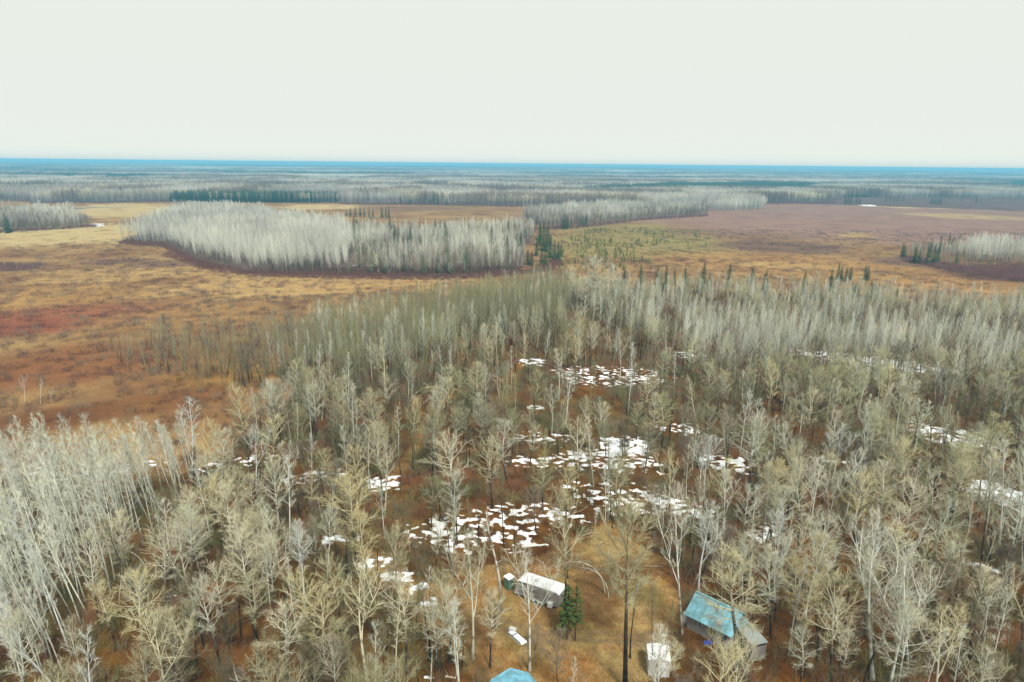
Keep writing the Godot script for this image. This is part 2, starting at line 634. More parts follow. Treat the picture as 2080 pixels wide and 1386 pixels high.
func snow_patch(row: Array) -> void:
	var cx: float = row[0]
	var cy: float = row[1]
	var c := spot(cx, cy)
	var rx := (spot(cx + row[2], cy) - c).length()
	var rz := (spot(cx, cy + row[3]) - spot(cx, cy - row[3])).length() * 0.5
	var cut: float = row[4]
	var step: float = clampf(c.length() / 520.0, 0.18, 1.0)
	if c.length() > 400.0:
		step = rx / 8.0
	var nx := int(2.0 * rx / step) + 2
	var nz := int(2.0 * rz / step) + 2
	var axis := c.normalized()
	var across := Vector2(-axis.y, axis.x)
	snowy.append([c, axis, rx * 0.85, rz * 0.85])
	var s := Shape.new()
	var high := PackedFloat32Array()
	for j in nz + 1:
		for k in nx + 1:
			var u := (k * 2.0 / nx - 1.0) * 1.05
			var w := (j * 2.0 / nz - 1.0) * 1.05
			var p := c + across * u * rx - axis * w * rz
			var grain := 0.75 * mid_noise.get_noise_2d(p.x * 1.9 + 40.0, p.y * 2.2) + 1.15 * fine_noise.get_noise_2d(p.x * 1.1, p.y * 1.25)
			var h := minf((1.0 - u * u - w * w) * 0.7, 0.45) + grain - cut - 0.37
			var y := clampf(h * 0.24, -0.1, 0.15)
			high.append(y)
			s.v.append(Vector3(p.x, y, p.y))
	for j in nz + 1:
		for k in nx + 1:
			var l := high[j * (nx + 1) + maxi(k - 1, 0)] - high[j * (nx + 1) + mini(k + 1, nx)]
			var f := high[maxi(j - 1, 0) * (nx + 1) + k] - high[mini(j + 1, nz) * (nx + 1) + k]
			var n2 := across * l - axis * f
			s.n.append(Vector3(n2.x, 2.0 * step, n2.y).normalized())
			var old := clampf(smoothstep(0.0, 0.085, high[j * (nx + 1) + k]) - maxf(0.0, 0.9 * fine_noise.get_noise_2d(s.v[j * (nx + 1) + k].x * 3.0, s.v[j * (nx + 1) + k].z * 3.0)), 0.0, 1.0)
			s.c.append(Color(0.52, 0.47, 0.41).lerp(Color(0.95, 0.97, 1.0), old))
	for j in nz:
		for k in nx:
			var a := j * (nx + 1) + k
			var b := a + nx + 1
			if maxf(maxf(high[a], high[a + 1]), maxf(high[b], high[b + 1])) < 0.0:
				continue
			s.i.append_array([a, a + 1, b + 1, a, b + 1, b])
	if s.i.is_empty():
		return
	var o := part("melting_snow", s.mesh(), mats["snow"], self)
	describe(o, row[5], "", "patches of old snow among the trees", "stuff")
	if row.size() > 6:
		landmarks.append([c, row[6]])


func build_snow() -> void:
	for row in [
		[1268, 908, 52, 22, -0.35, "largest solid white snow patch, in the opening amid the bare trees", "the largest snow patch"],
		[1225, 935, 120, 24, 0.05, "broken snow just in front of the largest snow patch"],
		[1110, 940, 90, 14, 0.1, "thin rags of snow left of the largest snow patch"],
		[1100, 890, 80, 14, 0.2, "scattered snow scraps behind the rags beside the largest patch"],
		[1240, 765, 150, 24, 0.2, "band of snow between slim birches near the grassy trail", "the far band of snow"],
		[1082, 736, 30, 9, 0.0, "small bright snow patch at the bend of the grassy trail"],
		[778, 982, 44, 15, -0.1, "bright snow patch where the grassy trail ends among trees", "the snow at the trail end"],
		[960, 1080, 150, 42, 0.12, "wide broken snow field behind the clearing, left half", "the broken snow field"],
		[1090, 1045, 130, 24, 0.16, "rows of snow scraps right behind the fallen log"],
		[1280, 1015, 140, 34, 0.12, "broken snow field behind the tall twin-trunked tree"],
		[1395, 1035, 60, 24, 0.08, "snow scraps under the forked white birch"],
		[1480, 943, 70, 18, 0.0, "snow patch under the leaning broken tree", "the snow under the leaning tree"],
		[1385, 872, 55, 12, 0.1, "snow scraps beside the tan grass strip"],
		[1548, 1082, 30, 26, 0.0, "melting snow heap right of the clearing, above the teal cabin", "the snow heap"],
		[1625, 1040, 24, 9, 0.1, "small snow scrap beside slim trunk in the right woods"],
		[1925, 885, 85, 22, -0.1, "long snow patch in the right-hand woods", "the long right-hand snow patch"],
		[2025, 1002, 70, 22, -0.3, "smooth white snow bank behind dark trunks at the right edge", "the right edge snow bank"],
		[1700, 937, 36, 8, 0.05, "thin snow streak between the right-hand thickets"],
		[1770, 735, 150, 11, -0.15, "long straight snow strip along the pale aspen stand", "the straight snow strip"],
		[1400, 722, 36, 10, 0.1, "small snow patch at the foot of the pale aspens"],
		[763, 1143, 34, 11, -0.2, "snow on the upper bend of the track into the clearing"],
		[806, 1172, 40, 12, -0.15, "snow along the middle of the track into the clearing", "the snowy track"],
		[848, 1196, 22, 12, -0.25, "snow where the track meets the clearing"],
		[872, 1222, 22, 9, 0.0, "last scraps of snow on the track by the clearing"],
		[684, 1096, 50, 9, -0.1, "snow streak at the top of the track"],
		[640, 968, 90, 12, 0.14, "snow streak behind the cream-crowned trees", "the middle left snow streak"],
		[480, 942, 110, 13, 0.22, "snow streak below the pale trees by the bog edge", "the bog edge snow streak"],
		[230, 956, 100, 12, 0.32, "snow streak inside the pale aspen stand by the bog", "the far left snow streak"],
		[50, 962, 80, 9, 0.3, "faint snow streak at the far left in the pale aspens"],
		[878, 1374, 16, 6, -0.2, "small snow scrap beside the cluster of pale trunks"],
		[349, 1212, 9, 3, -0.4, "tiny snow scrap on the brown forest floor"],
		[1990, 1150, 42, 5, 0.0, "snow streak at the foot of the dark trunks"],
		[1090, 828, 22, 4, -0.2, "thin snow streak below the red-brown thicket"],
		[196, 457, 14, 3.5, -0.3, "small snow patch at the tip of the far left grove"],
		[1764, 417.5, 15, 1.6, -0.1, "white ice patch on the far pale meadow"],
		[1810, 377, 7, 0.6, -0.3, "far white streak of snow in the hazy forest"],
		[2003, 514.5, 13, 2, -0.3, "short snow streak in front of the right-hand grove"],
	]:
		snow_patch(row)


# ---------------------------------------------------------------- trees

var protos := {}     # kind -> list of {trunk, limbs, crown, h, w}
var thin := {}       # kind -> list of lighter one-piece meshes for the woods further off
var sparse := {}     # kind -> list of the lightest ones
var spruces: Array = []
var small_spruces: Array = []
const PALE := Color(0.60, 0.58, 0.51)


func kind_of_tree(kind: String) -> Dictionary:
	var o := {h = 14.0, r = 0.16, start = 0.42, nb = 22, blen = 4.0, el0 = 8.0, el1 = 58.0, n2 = 7, n3 = 8, tl = 0.8, tr = 0.0105, up = 0.2, wob = 0.7, peak = 0.5,
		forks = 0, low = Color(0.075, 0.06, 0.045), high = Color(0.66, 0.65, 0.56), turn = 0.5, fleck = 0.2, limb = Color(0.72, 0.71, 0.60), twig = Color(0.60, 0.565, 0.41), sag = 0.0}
	if kind == "round":
		o.merge({h = 14.0, start = 0.42, nb = 26, blen = 3.6, el0 = 5.0, el1 = 75.0, n2 = 7, n3 = 10, tr = 0.0105, tl = 0.72, up = 0.12, peak = 0.5, twig = Color(0.62, 0.575, 0.41), limb = Color(0.68, 0.65, 0.53)}, true)
	elif kind == "slim":
		o.merge({h = 14.0, r = 0.085, start = 0.4, nb = 15, blen = 2.3, el0 = 28.0, el1 = 68.0, n2 = 4, n3 = 6, tr = 0.0105, tl = 0.65, up = 0.25, peak = 0.3, low = Color(0.36, 0.35, 0.30), high = Color(0.78, 0.79, 0.74), turn = 0.2, fleck = 0.06, limb = Color(0.76, 0.77, 0.71), twig = Color(0.66, 0.66, 0.58), wob = 0.4}, true)
	elif kind == "birch":
		o.merge({h = 16.0, r = 0.14, start = 0.5, nb = 13, blen = 3.5, el0 = 26.0, el1 = 70.0, n2 = 5, n3 = 5, tl = 0.75, tr = 0.0115, forks = 2, low = Color(0.42, 0.41, 0.37), high = Color(0.78, 0.78, 0.73), turn = 0.08, fleck = 0.16, limb = Color(0.74, 0.74, 0.68), twig = Color(0.62, 0.60, 0.50), wob = 0.6}, true)
	elif kind == "brown":
		o.merge({h = 8.0, r = 0.09, start = 0.25, nb = 24, blen = 2.6, el0 = 15.0, el1 = 70.0, n2 = 7, n3 = 9, tl = 0.6, tr = 0.011, low = Color(0.13, 0.10, 0.075), high = Color(0.32, 0.265, 0.215), limb = Color(0.32, 0.265, 0.215), twig = Color(0.31, 0.25, 0.20), fleck = 0.1, peak = 0.4}, true)
	elif kind == "snag":
		o.merge({h = 12.0, r = 0.15, start = 0.45, nb = 6, blen = 1.5, el0 = 15.0, el1 = 50.0, n2 = 1, n3 = 1, low = Color(0.22, 0.19, 0.16), high = Color(0.66, 0.63, 0.56), turn = 0.3, fleck = 0.2, limb = Color(0.62, 0.59, 0.52), wob = 0.7}, true)
	elif kind == "dark":
		o.merge({h = 15.0, r = 0.14, start = 0.5, nb = 18, blen = 2.2, el0 = 20.0, el1 = 65.0, n2 = 5, n3 = 6, low = Color(0.04, 0.032, 0.025), high = Color(0.13, 0.11, 0.08), fleck = 0.05, limb = Color(0.21, 0.185, 0.125), twig = Color(0.27, 0.245, 0.15), tr = 0.011}, true)
	elif kind == "olive":
		o.merge({h = 13.0, r = 0.07, start = 0.3, nb = 22, blen = 2.1, el0 = 40.0, el1 = 72.0, n2 = 5, n3 = 8, tl = 0.65, tr = 0.010, low = Color(0.30, 0.29, 0.21), high = Color(0.50, 0.49, 0.37), turn = 0.3, fleck = 0.05, limb = Color(0.38, 0.37, 0.26), twig = Color(0.27, 0.255, 0.155), wob = 0.45, peak = 0.4}, true)
	elif kind == "old":
		o.merge({h = 20.0, r = 0.26, start = 0.5, nb = 30, blen = 4.4, el0 = 10.0, el1 = 62.0, n2 = 9, n3 = 10, tl = 0.9, tr = 0.0135, low = Color(0.07, 0.055, 0.045), high = Color(0.30, 0.27, 0.21), turn = 0.55, fleck = 0.15, limb = Color(0.40, 0.37, 0.28), twig = Color(0.56, 0.53, 0.37), peak = 0.55, up = 0.14}, true)
	elif kind == "arch":
		o.merge({h = 11.0, r = 0.09, start = 0.55, nb = 14, blen = 1.8, el0 = 20.0, el1 = 40.0, n2 = 3, n3 = 4, low = Color(0.4, 0.37, 0.29), high = Color(0.66, 0.64, 0.56), turn = 0.15, limb = Color(0.62, 0.60, 0.53), twig = Color(0.56, 0.53, 0.42), sag = 1.0, wob = 0.2, up = -0.05}, true)
	return o


func trunk_point(o: Dictionary, path: PackedVector3Array, t: float) -> Vector3:
	var f := clampf(t, 0.0, 1.0) * (path.size() - 1)
	var k := mini(int(f), path.size() - 2)
	return path[k].lerp(path[k + 1], f - k)


func turned(d: Vector3, angle: float) -> Vector3:
	var side := d.cross(Vector3(rnd(-1, 1), rnd(-1, 1), rnd(-1, 1)))
	if side.length_squared() < 0.01:
		side = Vector3.RIGHT
	return d.rotated(side.normalized(), angle)


func limb(wood: Shape, fine: Shape, p: Vector3, d: Vector3, length: float, r: float, level: int, o: Dictionary) -> void:
	var seg := 4 if level == 1 else 2
	var pts := PackedVector3Array([p])
	var rad := PackedFloat32Array([r])
	var dirs: Array[Vector3] = [d]
	var col: Color = o.limb if level == 1 else Color(o.limb).lerp(o.twig, 0.6)
	col = col * rnd(0.85, 1.12)
	var cols := PackedColorArray([col])
	var q := p
	var dir := d
	for k in seg:
		dir = (dir + Vector3.UP * float(o.up) * (1.0 if level == 1 else 0.6) + Vector3(rnd(-1, 1), rnd(-1, 1), rnd(-1, 1)) * 0.16).normalized()
		q = q + dir * length / seg
		pts.append(q)
		rad.append(lerpf(r, maxf(r * 0.3, 0.009), float(k + 1) / seg))
		cols.append(col)
		dirs.append(dir)
	wood.tube(pts, rad, cols, 4 if level == 1 else 3)
	var kids: int = o.n2 if level == 1 else 0
	for k in kids:
		var t := lerpf(0.22, 0.97, (k + rnd(0.1, 0.9)) / kids)
		var at := trunk_point(o, pts, t)
		var dd := turned(dirs[int(t * seg)], deg_to_rad(rnd(25, 52)))
		limb(wood, fine, at, dd, length * rnd(0.28, 0.5) * (1.15 - 0.45 * t), maxf(r * 0.48, 0.0135), 2, o)
	var n: int = o.n3 if level == 2 else int(o.n3 * 0.7)
	for k in n:
		var t := lerpf(0.15, 1.0, (k + rnd(0.0, 1.0)) / n)
		var at := trunk_point(o, pts, t)
		var dd := (turned(dirs[mini(int(t * seg), seg)], deg_to_rad(rnd(15, 55))) + Vector3.UP * float(o.up) * 1.2).normalized()
		var shade := rnd(0.78, 1.2)
		fine.cone(at, at + dd * float(o.tl) * rnd(0.55, 1.25), o.tr * rnd(0.8, 1.25), Color(o.twig.r * shade, o.twig.g * shade, o.twig.b * shade))


func grow(o: Dictionary, trunk: Shape, wood: Shape, fine: Shape, rings: int, sides: int) -> void:
	var h: float = o.h
	var pts := PackedVector3Array()
	var rad := PackedFloat32Array()
	var cols := PackedColorArray()
	var sway := Vector2.from_angle(rnd(0, TAU))
	var ph := rnd(0, TAU)
	var flip := rnd(0.0, TAU)
	for k in rings + 1:
		var t := float(k) / rings
		var off: Vector2 = sway * float(o.wob) * (sin(t * 4.0 + ph) - sin(ph)) * 0.6
		var p := Vector3(off.x, t * h, off.y)
		if o.sag > 0.0:
			# bent over: rises, then bows towards +x
			var ang: float = PI * 0.72 * pow(t, 1.25)
			p = (pts[k - 1] if k > 0 else Vector3.ZERO) + (Vector3(sin(ang), cos(ang), 0) * h / rings if k > 0 else Vector3.ZERO)
		pts.append(p)
		var flare := 1.0 + 0.5 * exp(-t * h * 1.6)
		rad.append((float(o.r) * pow(1.0 - t, 0.85) + 0.012) * flare)
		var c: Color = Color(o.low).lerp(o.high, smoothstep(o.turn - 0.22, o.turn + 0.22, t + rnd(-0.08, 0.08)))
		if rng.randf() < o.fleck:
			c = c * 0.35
		elif rng.randf() < 0.3:
			c = c * rnd(0.75, 1.1)
		c.a = 1.0
		cols.append(c)
	trunk.tube(pts, rad, cols, sides)
	var n: int = o.nb
	var leaders: Array = [[pts, 1.0, 1.0]]
	for k in int(o.forks):
		var t0 := rnd(0.32, 0.55)
		var at := trunk_point(o, pts, t0)
		var az := flip + k * rnd(2.2, 3.6)
		var dir := Vector3(cos(az) * 0.42, 0.9, sin(az) * 0.42).normalized()
		var lp := PackedVector3Array([at])
		var lr := PackedFloat32Array([o.r * pow(1.0 - t0, 0.85) * 0.72])
		var lc := PackedColorArray([o.high])
		var ln := h * (1.0 - t0) * rnd(0.75, 1.0)
		var qq := at
		for m in 6:
			dir = (dir + Vector3(rnd(-0.1, 0.1), 0.07, rnd(-0.1, 0.1))).normalized()
			qq += dir * ln / 6.0
			lp.append(qq)
			lr.append(maxf(lr[0] * (1.0 - (m + 1) / 6.4), 0.014))
			var cc: Color = o.high * (0.5 if rng.randf() < o.fleck else rnd(0.85, 1.05))
			cc.a = 1.0
			lc.append(cc)
		trunk.tube(lp, lr, lc, maxi(sides - 1, 3))
		leaders.append([lp, 0.75, 0.0])
	for leader in leaders:
		var path: PackedVector3Array = leader[0]
		var nn: int = int(n * leader[1])
		var s0: float = o.start if leader[2] > 0.5 else 0.25
		for k in nn:
			var c := (k + rnd(0.0, 0.9)) / nn
			var t := lerpf(s0, 0.985, c)
			var at := trunk_point(o, path, t)
			var az := flip + k * 2.39996 + rnd(-0.4, 0.4)
			var el := deg_to_rad(lerpf(o.el0, o.el1, c) + rnd(-9, 9))
			var shape_: float = pow(c / o.peak, 0.6) if c < o.peak else pow((1.0 - c) / (1.0 - o.peak), 0.5)
			var length: float = o.blen * (0.22 + 0.78 * clampf(shape_, 0.0, 1.0)) * rnd(0.7, 1.15)
			var r: float = maxf(0.02, o.r * 0.40 * (1.0 - 0.75 * t) * (0.4 + length / o.blen))
			limb(wood, fine, at, Vector3(cos(az) * cos(el), sin(el), sin(az) * cos(el)), length, r, 1, o)


func make_one(kind: String) -> Dictionary:
	var o := kind_of_tree(kind)
	o.h *= rnd(0.94, 1.06)
	o.blen *= rnd(0.85, 1.12)
	var a := Shape.new()
	var b := Shape.new()
	var c := Shape.new()
	if kind == "snag":
		grow(o, a, a, a, int(o.h / 0.42), 7)
		return {trunk = a.mesh(), limbs = null, crown = null, h = o.h}
	grow(o, a, b, c, int(o.h / 0.42), 7)
	return {trunk = a.mesh(), limbs = b.mesh(), crown = c.mesh(), h = o.h}


func make_thin(kind: String, nb: int, n3: int, twig_r: float, rings: int) -> Mesh:
	var o := kind_of_tree(kind)
	o.merge({nb = nb, n2 = 0, n3 = int(n3 / 0.7), tr = twig_r, tl = o.tl * 1.5}, true)
	if kind == "slim":
		o.merge({r = 0.085, start = 0.34, blen = 2.7, low = Color(0.22, 0.20, 0.165), turn = 0.45}, true)
	var a := Shape.new()
	grow(o, a, a, a, rings, 4)
	return a.mesh()


func make_sparse(kind: String, twigs: int, twig_r: float, trunk_r: float) -> Mesh:
	var o := kind_of_tree(kind)
	var s := Shape.new()
	s.tube(PackedVector3Array([Vector3.ZERO, Vector3(0.1, o.h * 0.5, 0), Vector3(0, o.h, 0.1)]), PackedFloat32Array([trunk_r, trunk_r * 0.8, 0.03]), PackedColorArray([Color(o.low).lerp(o.high, 0.4), o.high, o.high]), 3)
	for k in twigs:
		var c := (k + rnd(0, 1)) / twigs
		var t := lerpf(o.start, 0.97, c)
		var az := k * 2.4
		var el := deg_to_rad(lerpf(o.el0 + 15.0, o.el1 + 8.0, c) + rnd(-10, 10))
		var shape_: float = pow(c / o.peak, 0.6) if c < o.peak else pow((1.0 - c) / (1.0 - o.peak), 0.5)
		var length: float = o.blen * (0.35 + 0.9 * clampf(shape_, 0.0, 1.0)) * rnd(0.8, 1.2)
		var p := Vector3(rnd(-0.4, 0.4) * o.blen * 0.6 * shape_, t * o.h, rnd(-0.4, 0.4) * o.blen * 0.6 * shape_)
		var sh := rnd(0.8, 1.15)
		s.cone(p, p + Vector3(cos(az) * cos(el), sin(el), sin(az) * cos(el)) * length, twig_r, Color(o.twig.r * sh, o.twig.g * sh, o.twig.b * sh))
	return s.mesh()


func make_clump(kind: String, across: float, count: int) -> Mesh:
	var o := kind_of_tree(kind)
	var s := Shape.new()
	for m in count:
		var x := rnd(-0.5, 0.5) * across
		var z := rnd(-0.5, 0.5) * across
		var h: float = o.h * rnd(0.8, 1.1)
		s.cone(Vector3(x, 0, z), Vector3(x + rnd(-0.5, 0.5), h, z), 0.22, o.high)
		for k in 9:
			var c := (k + rnd(0, 1)) / 9.0
			var az := rnd(0, TAU)
			var p := Vector3(x, h * lerpf(0.42, 0.92, c), z)
			var out_ := Vector3(cos(az), 0, sin(az)) * rnd(0.5, 1.0) * 2.0 * (1.1 - c)
			var sh := rnd(0.8, 1.15)
			s.cone(p + out_ * 0.2, p + out_ + Vector3.UP * rnd(1.2, 2.8), 0.16, Color(o.twig.r * sh, o.twig.g * sh, o.twig.b * sh))
	return s.mesh()


func make_spruce(h: float, wide: float, whorls: int, bare: float, col: Color, open := false) -> Dictionary:
	var a := Shape.new()
	a.tube(PackedVector3Array([Vector3.ZERO, Vector3(0.03, h * 0.5, 0), Vector3(0, h, 0)]), PackedFloat32Array([h * 0.012 + 0.03, h * 0.008 + 0.02, 0.015]), PackedColorArray([Color(0.10, 0.075, 0.055), Color(0.12, 0.09, 0.07), Color(0.10, 0.08, 0.05)]), 6)
	var s := Shape.new()
	for k in whorls:
		var c := float(k) / whorls
		var y := lerpf(h * bare, h * 0.97, pow(c, 0.9))
		var reach := wide * pow(1.0 - c, 0.8) * rnd(0.75, 1.12) + 0.12
		var n := 5 if open else 8
		for m in n:
			if open and rng.randf() < 0.35:
				continue
			var az := TAU * m / n + k * 0.7 + rnd(-0.25, 0.25)
			var l := reach * rnd(0.65, 1.1)
			var dir := Vector3(cos(az), lerpf(-0.28, 0.45, c) + rnd(-0.1, 0.1), sin(az)).normalized()
			var p := Vector3(0, y + rnd(-0.15, 0.15), 0)
			var sh := rnd(0.7, 1.3)
			var cc := Color(col.r * sh, col.g * sh, col.b * sh)
			s.spray(p, p + dir * l, l * 0.16 + 0.05, 0.07, cc)
			for t in [0.45, 0.7]:
				for side in [-1.0, 1.0]:
					var q: Vector3 = p + dir * l * t
					var dd: Vector3 = (dir.rotated(Vector3.UP, side * 0.75) + Vector3(0, rnd(-0.25, 0.05), 0)).normalized()
					s.spray(q, q + dd * l * rnd(0.35, 0.5), l * 0.08 + 0.04, 0.05, cc * rnd(0.85, 1.2))
	return {trunk = a.mesh(), crown = s.mesh(), h = h}


func make_far_spruce(h: float, wide: float, col: Color) -> Mesh:
	var s := Shape.new()
	s.cone(Vector3.ZERO, Vector3(0, h, 0), 0.18, Color(0.1, 0.08, 0.06))
	for k in 9:
		var c := k / 9.0
		var y := h * lerpf(0.08, 0.93, c)
		for m in 5:
			var az := TAU * m / 5.0 + k * 0.9
			var l := wide * pow(1.0 - c, 0.8) * rnd(0.75, 1.15) + 0.2
			var sh := rnd(0.7, 1.3)
			s.spray(Vector3(0, y, 0), Vector3(cos(az) * l, y - l * 0.15 + h * 0.04, sin(az) * l), l * 0.3, 0.2, Color(col.r * sh, col.g * sh, col.b * sh))
	return s.mesh()


func build_protos() -> void:
	for row in [["fan", 7], ["round", 4], ["slim", 7], ["birch", 5], ["brown", 4], ["snag", 4], ["dark", 3], ["old", 2], ["arch", 3], ["olive", 4]]:
		var list := []
		for k in row[1]:
			list.append(make_one(row[0]))
		protos[row[0]] = list
	for row in [["fan", 22, 16, 0.0155], ["slim", 20, 12, 0.0155], ["olive", 17, 12, 0.0135], ["brown", 16, 14, 0.016], ["birch", 12, 6, 0.02]]:
		var list := []
		for k in 5:
			list.append(make_thin(row[0], row[1], row[2], row[3], 12))
		thin[row[0]] = list
	for row in [["fan", 46, 0.075, 0.16], ["slim", 34, 0.06, 0.13], ["brown", 40, 0.07, 0.1]]:
		var list := []
		for k in 5:
			list.append(make_sparse(row[0], row[1], row[2], row[3]))
		sparse[row[0]] = list
	for k in 5:
		spruces.append(make_spruce(rnd(11.0, 13.0), rnd(2.0, 2.5), 24, 0.06, Color(0.06, 0.115, 0.04)))
	for k in 3:
		small_spruces.append(make_far_spruce(3.0, 0.6, Color(0.20, 0.20, 0.055)))


func random_point_list(poly: PackedVector2Array, spacing: float) -> PackedVector2Array:
	var box_ := Rect2(poly[0], Vector2.ZERO)
	for p in poly:
		box_ = box_.expand(p)
	var out := PackedVector2Array()
	var z1 := minf(box_.end.y, -38.0)
	var nz := int((z1 - box_.position.y) / spacing) + 1
	for j in nz:
		var z := box_.position.y + j * spacing
		var reach := 0.757 * (-z * 0.968 + 13.7) + 18.0
		var x0 := maxf(box_.position.x, -reach)
		var x1 := minf(box_.end.x, reach)
		for k in int((x1 - x0) / spacing) + 1:
			var p := Vector2(x0 + (k + rnd(-0.1, 1.1)) * spacing, z + rnd(-0.6, 0.6) * spacing)
			if inside(p, poly):
				out.append(p)
	return out


func tree_height(base: Vector3, top_px: float, top_py: float) -> Vector2:
	# height of an upright tree whose top shows at this level, and how far it leans sideways
	var lo := 1.0
	var hi := 30.0
	for k in 24:
		var m := (lo + hi) * 0.5
		if seen_from_eye(base + Vector3.UP * m).y > top_py:
			lo = m
		else:
			hi = m
	var s := seen_from_eye(base + Vector3.UP * lo)
	var off := (top_px - s.x) * s.z / FOCAL
	return Vector2(sqrt(lo * lo + off * off), atan2(off, lo))


# ---------------------------------------------------------------- the near forest

var trees: Array = []     # {p, kind, size, turn, lean, wide, tone}


func add_tree(p: Vector3, kind: String, h: float, lean: Vector2, hero := false, wide := 1.0, turn := -1.0) -> void:
	var list: Array = protos[kind]
	var v := rng.randi() % list.size()
	trees.append({p = p, kind = kind, v = v, size = h / float(list[v].h), h = h, turn = turn if turn >= 0.0 else rnd(0, TAU), lean = lean, wide = wide, hero = hero, tone = rng.randi() % 4})


